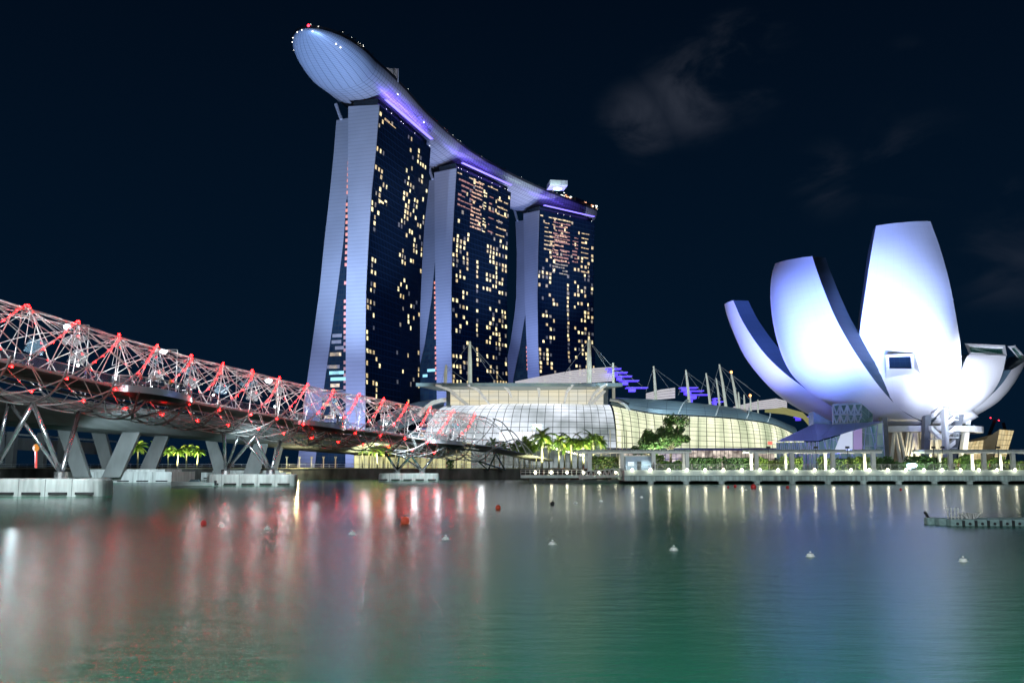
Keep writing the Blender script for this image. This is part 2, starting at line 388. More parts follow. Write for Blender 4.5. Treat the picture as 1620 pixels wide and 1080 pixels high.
    # corridor lights seen in the gap
    for (z0, z1, dens_, m, wfrac, al) in atr:
        mb = MB(); z = z0
        while z < z1:
            a0 = at(er, z) + back + e * .6; b0 = at(wl, z) + back - e * .6; sp = b0 - a0; sp.z = 0; f = -ext.normalized() * .15
            if sp.dot(-e) > .7:
                x = 1 - min(1, 2.2 / sp.length) if al == 'edge' else rnd.uniform(0, 1 - wfrac)
                ww = min(1, 2.2 / sp.length) if al == 'edge' else wfrac * rnd.uniform(.4, 1)
                if rnd.random() < dens_: mb.add([a0 + sp * x + f, a0 + sp * (x + ww) + f, a0 + sp * (x + ww) + f + V((0, 0, fh * .55)), a0 + sp * x + f + V((0, 0, fh * .55))], [(0, 1, 2, 3)])
            z += fh
        if mb.f: tag(mb.build('corridor_light', m, root), kind='stuff')
    # dark roof storey, its lamps and the columns that carry the deck
    rf = MB(); t0, t1 = wl[0], wr[0]
    rz = min(t0.z, t1.z) - 1
    inset = [t0 - e * 2.2, t1 + e * 1.8]
    rf.prism([V((p.x, p.y, rz)) + ext.normalized() * 2 for p in inset] + [V((p.x, p.y, rz + rooftop)) + ext.normalized() * 2 for p in inset[::-1]], ext * .95)
    rf.build('roof_storey', mat('dark_roof_glass', (.012, .035, .04), .25, 0, .3), root)
    for f0 in (.03, .5, .97):
        p = V((el[0].x, el[0].y, el[0].z)) - e * 3 + ext * f0
        MB().tube([p, p + e * 3.5 + V((0, 0, 9))], .9, 6).build('roof_strut', CLAD, root)
    for i in range(int(ext.length / 3.2)):
        if rnd.random() < .3: MB().ball(t1 + ext.normalized() * (2 + i * 3.2) - e * .2 + V((0, 0, .7)), .15, 5, 3).build('roof_lamp', SMALLW, root)
    # beam and brace across the foot of the gap
    if P(550, 560).z:
        zb = 40; br = MB()
        for z in (zb, zb - 14):
            br.tube([at(er, z) + back * .5, at(wl, z) + back * .5], .9, 4)
        br.tube([at(er, zb) + back * .5, at(wl, zb - 14) + back * .5], .9, 4)
        br.build('gap_brace', CLAD, root)
    return dict(root=root, wr=wr, e=e, ext=ext, top=ztop)

def dA(u, v):
    if u < .14: return .30 if v > .12 else .25
    if u < .22: return .12
    if u < .55: return .035 if v > .75 else .006
    if v < .18: return .03
    return .30 if v > .62 else .17
def dB(u, v):
    if v > .80: return .16
    if u < .3: return .42 if v > .12 else .2
    if .44 < u < .49: return .85 if .25 < v < .7 else 0
    if u < .57: return .015
    return .42 if v > .1 else .15
def dC(u, v):
    if v > .83: return .15
    if u < .34: return .36 if v > .2 else .12
    if .52 < u < .57: return .9 if .2 < v < .72 else .1
    if u < .6: return .02
    return .40 if v > .18 else .05
TA = tower('nearest and tallest-looking hotel tower at the left end of the sky park', (-69, 475), (-48, 543), (-68, 21),
    [(551, 168.5), (550, 300), (550, 380), (547.5, 460), (547, 540), (547, 620)], [(600, 166), (594.5, 240), (588, 300), (583, 380), (579, 460), (578, 540), (578, 620)],
    [(529, 188), (525, 240), (519, 300), (510, 380), (502, 460), (491, 540), (482, 605)], [(551.5, 184), (551.3, 240), (548.5, 315), (544, 380), (534, 460), (523, 540), (512, 620)],
    5.5, 55, 19, 3, dA, [(.1, .3, .962, .975, 1, LINE_Y), (.14, .26, .715, .735, 2, WIN[0])],
    [(70, 160, .9, ORANGE, .2, 'edge'), (16, 70, .6, ORANGE_D, .2, 'edge'), (14, 60, .45, WIN[1], .6, 'x'), (14, 75, .4, WIN[3], .6, 'x'), (46, 52, 1, CYANW, .7, 'x')], (548.5, 315))
TB = tower('middle hotel tower with orange lights high on its facade', (-36, 580), (-1.7, 634), (-54, 34),
    [(687, 273), (688, 390), (689, 470), (690, 550), (691, 630)], [(722, 266), (718, 330), (715, 390), (714, 470), (714, 550), (715, 600)],
    [(676, 284), (671, 330), (664, 390), (655, 460), (643, 550), (630, 620)], [(688.5, 282), (688.6, 340), (688, 415), (683, 470), (677, 510), (671, 550), (658, 605)],
    5, 55, 17, 8, dB, [(.28, .47, .80, .985, 13, LINE_O), (.05, .3, .86, .97, 6, ORANGE_D), (.75, .95, .80, .96, 6, LINE_Y), (.6, .7, .8, .96, 6, ORANGE_D), (.02, .9, .975, .992, 1, LINE_Y), (.5, .55, .80, .97, 14, WIN[0])],
    [(56, 120, .9, ORANGE, .2, 'edge'), (8, 40, .95, ORANGE_D, .5, 'x'), (8, 40, .9, LINE_O, .25, 'x'), (8, 42, .8, WIN[1], .15, 'x'), (58, 62, 1, CYANW, .5, 'x')], (688, 415))
TC = tower('farthest hotel tower at the right end of the sky park', (19.6, 680), (63.6, 716), (-36, 44),
    [(828, 338), (829, 390), (830, 470), (833, 540), (835, 600)], [(853, 333), (851, 390), (850, 470), (851, 540), (853, 590)],
    [(812, 350), (814, 400), (813, 470), (810, 500), (804, 540), (800, 560), (797, 580), (796, 600)], [(828.3, 347), (829, 400), (831, 495), (825, 530), (821, 555), (816, 580), (811, 603)],
    5, 55, 16, 12, dC, [(.25, .55, .79, .97, 11, ORANGE_D), (.28, .5, .79, .96, 8, LINE_O), (.1, .28, .83, .96, 7, LINE_Y), (.76, .9, .76, .95, 9, LINE_Y), (.6, .7, .8, .92, 8, ORANGE_D), (.02, .6, .97, .985, 1, WIN[1]), (.25, .52, .74, .79, 4, WIN[2])],
    [(50, 90, .8, ORANGE, .2, 'edge'), (8, 38, .95, ORANGE_D, .5, 'x'), (8, 38, .8, WIN[1], .2, 'x')], (831, 495))

# ================================================================== sky park deck
KS = 1.0253
west = [V((x * KS, y * KS, 0)) for x, y in ((-78, 422), (-66, 451), (-57, 481), (-47, 522), (-28, 579), (-4.3, 625), (18, 661), (45, 697), (69, 727), (80, 738))]
cum = [0]
for a, b in zip(west, west[1:]): cum.append(cum[-1] + (b - a).length)
def wpt(s):                           # smooth arc-length position on the west edge
    i = 0
    while i < len(cum) - 2 and cum[i + 1] < s: i += 1
    return crom(west, i + (s - cum[i]) / (cum[i + 1] - cum[i]))
S0, S1 = -16, cum[-2] + 3
HW = 18.8; DZ = 206
spine = []
for i in range(91):
    s = lerp(0, S1, i / 90); p = wpt(s); t = (wpt(s + 2) - wpt(s - 2)).normalized(); n_ = V((-t.y, t.x, 0))
    spine.append((s, p + n_ * HW, t, n_))
# prow: continue straight back from the first stations
s0, c0, t0, n0 = spine[8]
base = [q for q in spine if q[0] >= 25]
c1, t1, n1 = base[0][1], base[0][2], base[0][3]
tip = V((-94 * KS, 411 * KS, 0)); tt = (c1 - tip).normalized(); nn = V((-tt.y, tt.x, 0)); LN = (c1 - tip).length
pre = []
for i in range(34):
    f = i / 34; f2 = f * f * (2 - f) if f < 1 else f
    pre.append((None, tip + (c1 - tip) * f2, (tt * (1 - f) + t1 * f).normalized(), (nn * (1 - f) + n1 * f).normalized(), f2 * LN))
hull = []; PRL = 44.0
for (s, c, t, n_, d) in pre:
    k = min(1, d / PRL); hull.append((c, n_, HW * math.sqrt(max(0, 1 - (1 - k) ** 2)) + .05, k))
for (s, c, t, n_) in base:
    r = (S1 - s) / 11.0; k = 1 if r >= 1 else math.sqrt(max(0, 1 - (1 - r) ** 2))
    hull.append((c, n_, HW * (.55 + .45 * k) if k < 1 else HW, max(k, .05)))
NB = 25; rows = []
for (c, n_, hw, k) in hull:
    row = []
    dp = 11.5 * (k ** .6 if k < 1 else 1)
    for j in range(NB):
        a = pi * j / (NB - 1)         # 0: west edge, pi: east edge
        x = -cos(a); sx = 1 if x > 0 else -1
        row.append(c + n_ * (hw * x) + V((0, 0, DZ - dp * (sin(a) ** .82))))
    rows.append(row)
HULL = grid_mat('hull_panels', (.46, .47, .50), (.12, .13, .15), 150, 14, .10, .07, rough=.42, metal=.25)
park = empty('sky_park_deck', (-30, 560, DZ), 'long boat-shaped roof deck lying across the three hotel towers', 'roof deck')
h = MB(); h.grid(rows); h.build('hull', HULL, park, smooth=True)
tp = MB(); tp.grid([[r[0] + V((0, 0, .02)), r[-1] + V((0, 0, .02))] for r in rows], uv=False); tp.build('deck_top', DARK, park)
rl = MB()
for side, o in ((0, 1), (NB - 1, -1)):
    rl.grid([[r[side], r[side] + V((0, 0, 1.5))] for r in rows], uv=False)
rl.build('parapet', mat('deck_parapet', (.05, .055, .06), .3, 0, .4, .8), park)
# end cap
ec = MB(); ec.add(rows[-1], [tuple(range(NB))]); ec.build('end_cap', HULL, park)
rnd = random.Random(5)
lm = MB(); lr = MB()
for i, r in enumerate(rows):
    p = r[0]
    for q in range(2):
        if rnd.random() < (.14 if i < 34 else .05): lm.ball(p + V((rnd.uniform(-.5, .5), rnd.uniform(-1, 1), rnd.uniform(.8, 2.4))), rnd.uniform(.07, .14), 5, 3)
    if i < 26 and rnd.random() < .25: lm.ball(r[NB - 1] + V((-.1, 0, -.5)), .2, 5, 3)
for f, j in ((4, 7), (14, 5), (16, 5), (42, 3), (53, 3)):
    if f >= len(rows): continue
    r = rows[f]; lm.ball(r[j] + V((.1, -.1, -.25)), .26, 6, 4)
lm.build('deck_lamp', SMALLW, park)
RLAMP = emat('red_warning_lamp', (1, .02, .04), 6)
for i in range(9):
    r = rows[54 + i]; lr.ball(r[0] + V((-1, 0, 2.0)), .38, 5, 4)
lr.ball(rows[1][2] + V((0, 0, 1.4)), .7, 6, 4)
lr.build('red_lamp', RLAMP, park)
def near_row(Y, frac=.5):
    return min(rows, key=lambda r: abs(r[0].y - Y))
def deck_box(px0, px1, ytop, Y, depth, mname, lit=False, h=14):
    a = W(px0, ytop, Y); b = W(px1, ytop, Y); r = near_row(Y)
    mb = MB(); c = V(((a.x + b.x) / 2, Y + depth / 2, 0)); zt = a.z
    mb.box((c.x, c.y, (DZ + zt) / 2 + .02), (b.x - a.x, depth, zt - DZ), .15)
    mb.box((c.x, c.y, zt + .3), ((b.x - a.x) * .8, depth * .7, .5), .15)
    for k in range(5): mb.box((a.x + (b.x - a.x) * (k + .5) / 5, Y - .2, (DZ + zt) / 2), (.15, .3, zt - DZ - .5), .15)
    return mb.build('lift_house', mat(mname, (.55, .55, .56), .7, 0, .15, .4), park)
deck_box(603, 628, 108, 483, 12, 'roof_box_grey')
deck_box(868, 896, 285, 672, 14, 'roof_box_pale')
gl = MB(); p = W(882, 299, 667); gl.ball(p, 1.6, 6, 4, (2, 1, .6)); gl.build('floodlight', emat('bright_roof_light', (.7, 1, .95), 6), park)
point('roof_lamp_and_fill', W(590, 118, 476), 1500, (.8, .85, 1), .8)  # added fill on the left lift house, no lamp stands here
point('roof_lamp_and_fill', W(880, 297, 664), 3500, (.7, 1, .95), .8)
# restaurant terrace at the far end, planting along the rim
rs = MB(); rc = MB()
for i in range(70):
    k = rnd.randint(len(rows) - 14, len(rows) - 3); r = rows[k]
    p = r[0].lerp(r[-1], rnd.uniform(.0, .25)) + V((0, 0, rnd.uniform(.6, 5)))
    (rs if rnd.random() < .6 else rc).box(p, (rnd.uniform(.5, 2.2), .4, rnd.uniform(.3, .8)), rnd.random())
rs.build('terrace_light', emat('terrace_amber', (1, .45, .22), 1.6), park); rc.build('terrace_lamp', emat('terrace_white', (.9, 1, .9), 1.8), park)
tb = MB(); r = rows[-10]; r2 = rows[-4]
tb.prism([r[0].lerp(r[-1], .04), r[0].lerp(r[-1], .45), r2[0].lerp(r2[-1], .45), r2[0].lerp(r2[-1], .06)], (0, 0, 5.2)); tb.build('terrace_bar', DARK, park)
LEAFDK = mat('roof_leaves', (.03, .06, .03), .7, 0, .5, 1)
def leaf_quad(mb, p, s, rn):
    a = V((rn.gauss(0, 1), rn.gauss(0, 1), rn.gauss(0, 1))).normalized(); b = a.orthogonal().normalized(); c = a.cross(b)
    mb.add([p + b * s, p + c * s * .5, p - b * s, p - c * s * .5], [(0, 1, 2, 3)])
lf = MB()
for i in range(1500):
    k = rnd.choice([rnd.randint(14, 36), rnd.randint(88, 103), rnd.randint(70, 84)]); r = rows[k]
    leaf_quad(lf, r[0].lerp(r[-1], rnd.uniform(.03, .2)) + V((0, 0, rnd.uniform(.5, 3.6) + 1.2 * sin(k * 2.1))), rnd.uniform(.3, .7), rnd)
lf.build('planting', LEAFDK, park)
for T, nm in ((TA, 'a'), (TB, 'b'), (TC, 'c')):
    p = T['wr'][0]; mid = p + T['ext'] * .5; ln = T['ext'].length * .9
    st = MB(); st.box(mid + V((0, 0, 4.0)) - T['e'] * 2.2, (ln, 1.9, .3), math.atan2(T['ext'].y, T['ext'].x)); st.build('violet_strip_light', VIOLET, T['root'])
    area('violet_wash', mid + V((0, 0, 4.4)) - T['e'] * 2.2, mid + V((0, 0, 12)) - T['e'] * 4, 7000 * (ln / 64), (.17, .10, 1), ln, 1.0, T['ext'])
# floodlights on the end walls and deck belly, plus added blue fill on the facades
for (frm, to, wt, colr, ang) in (
    ((-104, 425, 6), (-84, 480, 50), 230000, (.38, .48, 1), 110),
    ((-92, 408, 6), (-84, 470, 150), 1300000, (.40, .56, 1), 66),
    ((-105, 400, 8), (-92, 430, 195), 900000, (.15, .40, 1), 30),
    ((-58, 566, 5), (-47, 589, 45), 34000, (.30, .38, 1), 100), ((-62, 556, 5), (-47, 589, 100), 260000, (.32, .44, 1), 60), ((-66, 546, 5), (-46, 588, 165), 700000, (.36, .50, 1), 44),
    ((-2, 664, 5), (4, 690, 45), 34000, (.24, .32, 1), 100), ((-4, 652, 5), (4, 690, 100), 260000, (.28, .38, 1), 60), ((-8, 640, 5), (6, 689, 165), 800000, (.34, .46, 1), 44),
    ((30, 470, 14), (-58, 510, 120), 130000, (.14, .34, 1), 90), ((50, 540, 14), (-18, 610, 130), 130000, (.14, .34, 1), 80), ((110, 640, 14), (42, 700, 130), 130000, (.14, .34, 1), 80),  # added wash for the dark glass facades, no real source
    ((-30, 430, 12), (-40, 530, 199), 800000, (.70, .70, 1), 44),
    ((20, 560, 12), (-5, 620, 199), 1000000, (.70, .70, 1), 44),
    ((90, 640, 12), (40, 690, 199), 1000000, (.7, .72, 1), 40)):
    spot('tower_flood_and_wash', frm, to, wt, colr, ang, 1, 1.0)

# ================================================================== lotus-shaped museum
MUSC = W(1445, 690, 255)
museum = empty('lotus_museum', (MUSC.x, MUSC.y, GZ), 'white lotus-shaped museum with tall curved petals floodlit white and violet', 'museum')
SHELL = mat('white_petal_shell', (.74, .75, .76), .5, 0, .05, .16, stretch=(1, 1, .35))
SHELLP = grid_mat('petal_panels', (.75, .76, .77), (.56, .58, .60), 34, 11, .014, .010, rough=.5)
PSIDE = grid_mat('shaded_petal_side', (.045, .075, .10), (.03, .05, .07), 26, 5, .04, .05, rough=.35)  # petal sides painted dark; their shade is put into the base colour
def resample(pts, n):
    P = [V((p[0], p[1], p[2])) for p in pts]; d = [0]
    for a, b in zip(P, P[1:]): d.append(d[-1] + (b.xy - a.xy).length)
    out = []
    for i in range(n):
        s = d[-1] * i / (n - 1); k = 0
        while k < len(P) - 2 and d[k + 1] < s: k += 1
        out.append(crom(P, k + (s - d[k]) / max(1e-6, d[k + 1] - d[k])))
    return out
def petal(left, right, thick, bulge, n=26, m=13):
    """left/right: (px, py, depth) bottom to top; the shell bulges outward between its two edges and is thick(v) deep towards the core"""
    Lp = [W(p.x, p.y, p.z) for p in resample(left, n)]; Rp = [W(p.x, p.y, p.z) for p in resample(right, n)]
    outer = []; inner = []
    for i, (a, b) in enumerate(zip(Lp, Rp)):
        v = i / (n - 1); row = []; mid = (a + b) * .5
        out = V((mid.x - MUSC.x, mid.y - MUSC.y, 0)); out = out.normalized() if out.length > 1 else V((0, -1, 0))
        ch = (b - a); nn = ch.cross(V((0, 0, 1))); nn.normalize()
        if nn.dot(out) < 0: nn = -nn
        bl = bulge * min(1, 1.5 * (1 - v) + .25) * min(1, ch.length / 14)
        for j in range(m):
            t = j / (m - 1); row.append(a + ch * t + nn * bl * 4 * t * (1 - t))
        outer.append(row)
        th = thick(v)
        ia, ib = a - nn * th + ch.normalized() * th * .22, b - nn * th - ch.normalized() * th * .22
        inner.append([ia, ib])
    root = MB(); root.grid(outer); p = root.build('petal', SHELLP, museum, smooth=True)
    s = MB()
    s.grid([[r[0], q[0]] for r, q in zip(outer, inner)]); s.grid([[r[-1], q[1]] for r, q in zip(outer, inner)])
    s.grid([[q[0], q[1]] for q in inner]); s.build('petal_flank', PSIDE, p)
    c = MB(); c.add(outer[-1] + [inner[-1][1], inner[-1][0]], [tuple(range(m + 2))]); c.build('petal_rim', mat('petal_rim', (.06, .09, .12), .4), p)
    return p, outer
# central tall petal
petal([(1405, 668, 244), (1376, 640, 233), (1360, 600, 227), (1358, 560, 224), (1362, 510, 223), (1372, 440, 226), (1379, 395, 229), (1386, 357, 233)],
      [(1468, 668, 243), (1500, 645, 231), (1517, 610, 225), (1521, 570, 223), (1517, 527, 222), (1503, 450, 225), (1488, 395, 229), (1472, 350, 233)], lambda v: 9 - 4.5 * v, 5.5)
# second petal, turned left
petal([(1392, 670, 252), (1350, 657, 250), (1300, 633, 246), (1262, 603, 243), (1241, 572, 241), (1226, 526, 240), (1219, 478, 241), (1220, 440, 243), (1226, 417, 245)],
      [(1462, 669, 240), (1428, 650, 231), (1395, 616, 224), (1368, 580, 220), (1345, 545, 219), (1322, 503, 220), (1304, 460, 222), (1293, 430, 225), (1285, 405, 229)], lambda v: 9.5 - 5 * v, 4.5)
# low petal at the left
petal([(1372, 671, 268), (1320, 668, 270), (1283, 657, 271), (1240, 632, 272), (1208, 602, 272), (1180, 567, 273), (1161, 528, 274), (1150, 499, 275), (1146, 482, 276)],
      [(1400, 668, 252), (1355, 657, 253), (1317, 643, 253), (1272, 613, 254), (1240, 589, 255), (1212, 562, 257), (1190, 533, 259), (1172, 503, 262), (1160, 475, 264)], lambda v: 9 - 4.5 * v, 2.5)
# right petals with skylights
p4, o4 = petal([(1462, 668, 247), (1490, 655, 240), (1507, 635, 236), (1516, 610, 234), (1521, 585, 236), (1528, 566, 238), (1534, 560, 240)],
      [(1490, 668, 252), (1520, 658, 248), (1547, 643, 246), (1567, 625, 245), (1581, 603, 245), (1588, 582, 246), (1592, 563, 248)], lambda v: 10 - 3 * v, 2.2)
p5, o5 = petal([(1488, 669, 254), (1515, 661, 252), (1540, 648, 251), (1560, 632, 250), (1575, 618, 250), (1588, 603, 250), (1600, 585, 251)],
      [(1492, 670, 268), (1521, 663, 270), (1549, 649, 271), (1577, 631, 272), (1601, 607, 273), (1619, 580, 274), (1628, 562, 276)], lambda v: 9 - 4 * v, 2.4)
FRAMEW = mat('white_frame', (.72, .74, .75), .4, 0, .03)
SKYL = grid_mat('skylight_glass', (.012, .05, .055), (.05, .09, .09), 5, 2, .06, .08, rough=.15, em=(.01, .06, .05), em2=(.02, .10, .08), es=.45, cell=.5)
DORM = grid_mat('dormer_glass', (.008, .02, .04), (.02, .035, .05), 4, 3, .06, .08, rough=.15)
def hood(quad_out, quad_in, parent, glass=True, name='skylight'):
    """a framed window: outer quad is the frame, the pane sits just inside"""
    mb = MB(); n_ = len(quad_out)
    for i in range(n_):
        j = (i + 1) % n_; mb.add([quad_out[i], quad_out[j], quad_in[j], quad_in[i]], [(0, 1, 2, 3)])
    f = mb.build(name, FRAMEW, parent)
    c = sum((V(q) for q in quad_in), V()) / n_
    nn = (quad_in[1] - quad_in[0]).cross(quad_in[2] - quad_in[0]).normalized()
    if nn.dot(CAM - c) < 0: nn = -nn
    pn = MB(); pn.add([V(q) - nn * .35 for q in quad_in], [(0, 1, 2, 3)], [(0, 0), (1, 0), (1, 1), (0, 1)]); pn.build('pane', SKYL if name == 'skylight' else DORM, f)
    rv = MB()
    for i in range(n_):
        j = (i + 1) % n_; rv.add([quad_in[i], quad_in[j], quad_in[j] - nn * .36, quad_in[i] - nn * .36], [(0, 1, 2, 3)])
    rv.build('reveal', FRAMEW, f); return f
# skylight on the right petal (leans back)
hood([W(1526, 543, 246), W(1590, 546, 252), W(1593, 562.5, 247.5), W(1533, 559.5, 239.5)], [W(1533, 547, 245.6), W(1587, 549.5, 251), W(1588, 560, 247.8), W(1536, 557, 240.5)], p4)
hood([W(1594, 547.5, 266), W(1606, 546.5, 268), W(1621, 563, 273), W(1619, 576, 271)], [W(1600, 551, 267), W(1606, 549.5, 268), W(1618, 564, 272), W(1617, 571, 271.2)], p5)
# boxed dormer window at the foot of the central petal
dm = MB(); Y0 = 219.5
fr = [W(1401, 561, 217.5), W(1445, 559, 217.5), W(1447, 583, 216.5), W(1402, 583, 216.5)]
bk = [W(1403, 558, 227), W(1448, 553, 227), W(1476, 609, 226), W(1401, 606, 226)]
for i in range(4):
    j = (i + 1) % 4
    if i == 0: fv = [fr[0], bk[0], bk[1], fr[1]]
    elif i == 1: fv = [fr[1], bk[1], bk[2], fr[2]]
    elif i == 2: fv = [fr[2], bk[2], bk[3], fr[3]]
    else: fv = [fr[3], bk[3], bk[0], fr[0]]
    dm.add(fv, [(0, 1, 2, 3)])
dmo = dm.build('dormer', SHELL, museum)
hood([fr[0], fr[1], fr[2], fr[3]], [W(1406, 564, 217.4), W(1441, 563, 217.4), W(1443, 583.5, 216.6), W(1407, 582.5, 216.6)], dmo, name='window')
# bowl that gathers the petals, its core and legs
cb = V((MUSC.x, MUSC.y, 0)); zb = W(1445, 675, 250).z
bw = MB(); bw.lathe(cb, [(3, zb - .6), (8, zb - .3), (13, zb + .8), (16, zb + 2.6), (14, zb + 5), (4, zb + 6)], 32); bw.build('bowl', SHELL, museum, smooth=True)
co = MB(); co.lathe(cb, [(9, GZ), (9, zb - .3)], 20); co.build('core', mat('core_wall', (.2, .2, .18), .7, em=(1, .85, .5), es=.03), museum)
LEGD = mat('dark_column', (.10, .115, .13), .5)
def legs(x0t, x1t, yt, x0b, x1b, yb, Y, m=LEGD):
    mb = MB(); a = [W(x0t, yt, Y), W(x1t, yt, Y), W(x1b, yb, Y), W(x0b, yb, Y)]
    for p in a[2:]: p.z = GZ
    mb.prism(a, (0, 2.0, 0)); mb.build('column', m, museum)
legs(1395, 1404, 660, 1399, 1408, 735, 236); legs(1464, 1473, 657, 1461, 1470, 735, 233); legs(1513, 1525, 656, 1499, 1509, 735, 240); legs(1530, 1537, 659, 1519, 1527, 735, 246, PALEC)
for (a, b) in ((1415, 1408), (1416, 1426), (1442, 1431), (1443, 1458), (1447, 1437), (1449, 1452), (1476, 1470), (1478, 1486), (1422, 1436), (1437, 1428)):
    p = W(a, 680, 245); q_ = W(b, 730, 243); q_.z = GZ; MB().tube([p, q_], .5, 6).build('lattice_leg', WSTEEL, museum)
rg = MB(); rg.lathe(cb, [(17, zb - 1.6), (17, zb - .1), (15.5, zb - .1), (15.5, zb - 1.6)], 28); rg.build('ring_beam', WSTEEL, museum)
# escape stair standing in front of the bowl
stair = empty('escape_stair', W(1494, 722, 229), 'pale zigzag escape stair tower under the museum beside its dark columns', 'stair')
st = MB(); a = W(1491, 645, 229); b_ = W(1499, 720, 229); st.box(((a.x + b_.x) / 2, 229, (a.z + GZ) / 2), (b_.x - a.x + .2, 2.4, a.z - GZ)); st.build('tower_wall', PALEC, stair)
for (x0, y0, x1, y1) in ((1478, 660, 1492, 645), (1474, 680, 1490, 695), (1500, 690, 1512, 680), (1500, 672, 1511, 664), (1500, 712, 1512, 702)):
    p, q_ = W(x0, y0, 228.4), W(x1, y1, 228.4); f = MB(); f.prism([p, q_, q_ + V((0, 0, 1.1)), p + V((0, 0, 1.1))], (0, 1.6, 0)); f.build('flight', WSTEEL, stair)
for (x0, x1, y) in ((1498, 1516, 664), (1498, 1516, 692), (1476, 1492, 694), (1498, 1514, 716)):
    p, q_ = W(x0, y, 227.5), W(x1, y, 227.5); f = MB(); f.box(((p.x + q_.x) / 2, 228.6, p.z), (q_.x - p.x, 2.6, .22))
    for k in range(8):
        xx = lerp(p.x, q_.x, k / 7); f.tube([(xx, 227.4, p.z), (xx, 227.4, p.z + 1.1)], .035, 4)
    f.tube([(p.x, 227.4, p.z + 1.1), (q_.x, 227.4, p.z + 1.1)], .045, 4); f.build('landing', PALEC, stair)
# floods in front of the museum: real fixtures on the promenade
FIX = [(1215, 182, (1254, 455, 240), 680000, (.165, .25, 1), 50, 4.6), (1290, 182, (1288, 510, 226), 125000, (.17, .37, 1), 52, 4.6), (1340, 182, (1350, 625, 235), 32000, (.17, .20, 1), 90, 4.6),
       (1440, 176.6, (1447, 480, 224), 130000, (.46, .57, 1), 40, .3), (1446, 176.6, (1436, 375, 231), 1150000, (.36, .48, 1), 34, .3), (1476, 182, (1452, 585, 226), 36000, (.62, .72, 1), 42, 4.6), (1490, 182, (1562, 570, 245), 190000, (.74, .80, 1), 40, 4.6), (1578, 182, (1584, 565, 248), 420000, (.74, .80, 1), 40, 4.6),
       (1170, 222, (1163, 520, 262), 250000, (.25, .26, 1), 52, 1), (1200, 224, (1235, 615, 258), 20000, (.19, .21, 1), 85, 1)]
for i, (px, Y, tg, wt, c, ang, fz) in enumerate(FIX):
    p = W(px, 735, Y); p.z = GZ + fz
    spot('museum_flood', p + V((0, .3, .3)), W(*tg), wt, c, ang, .7, .5)
    f = empty('floodlight', (p.x, p.y - .6, GZ), '%s floodlight from the left among the planting, aimed up at the museum' % ORD[i], 'floodlight', 'floodlights before the museum')
    MB().box((p.x, p.y - .6, p.z - .1), (.7, .4, .4)).build('housing', DARK, f); MB().tube([(p.x, p.y - .6, GZ), (p.x, p.y - .6, p.z - .2)], .06, 5).build('stand', DARK, f)
spot('under_bowl_light', (MUSC.x - 4, MUSC.y - 13, GZ + .6), (MUSC.x - 3, MUSC.y - 8, zb), 9000, (1, .82, .5), 110, .6, .3)
spot('under_bowl_light', (MUSC.x + 7, MUSC.y - 13, GZ + .6), (MUSC.x + 6, MUSC.y - 8, zb), 8000, (1, .88, .62), 110, .6, .3)

# ------------------------------------------------------------------ faceted glass pavilion before the museum
pav = empty('glass_pavilion', W(1310, 730, 214), 'blue-grey faceted glass pavilion with sloping roof below the museum', 'pavilion')
PRF = grid_mat('pavilion_roof', (.07, .11, .20), (.04, .06, .10), 9, 6, .04, .06, rough=.3)
PGL = grid_mat('pavilion_glass', (.02, .06, .07), (.20, .25, .26), 9, 4, .07, .07, rough=.2, em=(.02, .07, .08), em2=(.20, .26, .22), es=.8, cell=.6, bandu=9)
r = MB()
A_, B_, C_, D_, E_ = W(1228, 698, 216), W(1288, 670, 228), W(1320, 671, 230), W(1396, 666, 224), W(1294, 697, 209)
r.add([A_, E_, B_], [(0, 1, 2)], [(0, 0), (.5, 0), (.5, 1)]); r.add([B_, E_, C_], [(0, 1, 2)], [(.4, 1), (.5, 0), (.6, 1)]); r.add([C_, E_, D_], [(0, 1, 2)], [(.6, 1), (.5, 0), (1, 1)])
r.build('roof', PRF, pav)
def down(p): return V((p.x, p.y, GZ))
g = MB(); D2 = W(1396, 668, 214)
g.add([down(A_), down(E_), E_ - V((0, 0, .3)), A_ - V((0, 0, .3))], [(0, 1, 2, 3)], [(0, 0), (1, 0), (1, .4), (0, .4)])
g.add([down(E_), down(D2), D2, E_ - V((0, 0, .3))], [(0, 1, 2, 3)], [(0, 0), (1, 0), (1, 1), (0, .4)]); g.add([down(D2), down(D_), D_, D2], [(0, 1, 2, 3)], [(0, 0), (.4, 0), (.4, 1), (0, 1)])
g.build('glass_wall', PGL, pav)
g = MB(); g.add([E_ + V((0, -.05, .05)), D2 + V((0, -.05, .05)), D_ + V((0, 0, .05))], [(0, 1, 2)]); g.build('eave', mat('pavilion_eave', (.10, .16, .19), .3), pav)
fr_ = MB()
for k in range(22):
    p = down(A_).lerp(down(E_), k / 21); fr_.tube([p + V((0, -.3, 0)), A_.lerp(E_, min(1, max(0, k / 21 + (.06 if k % 2 else -.06)))) + V((0, -.2, -.2))], .09, 4)
for k in range(12):
    p = down(E_).lerp(down(D2), k / 11); fr_.tube([p + V((0, -.3, 0)), E_.lerp(D2, min(1, max(0, k / 11 + (.1 if k % 2 else -.1)))) + V((0, -.2, -.2))], .11, 4)
fr_.build('glass_frame', mat('pavilion_frame', (.30, .36, .38), .4, .2), pav)
pn = MB(); pn.add([W(1330, 687, 209.5), W(1349, 681, 209.5), W(1349, 713, 209.5), W(1320, 713, 209.5)], [(0, 1, 2, 3)]); pn.build('lit_panel', emat('pale_lit_panel', (.75, .85, .68), .42), pav)
pn = MB(); pn.add([W(1350, 681, 209.7), W(1364, 677, 209.7), W(1364, 712, 209.7), W(1350, 712, 209.7)], [(0, 1, 2, 3)]); pn.build('lit_panel', emat('red_brown_wall', (.30, .12, .09), .35), pav)
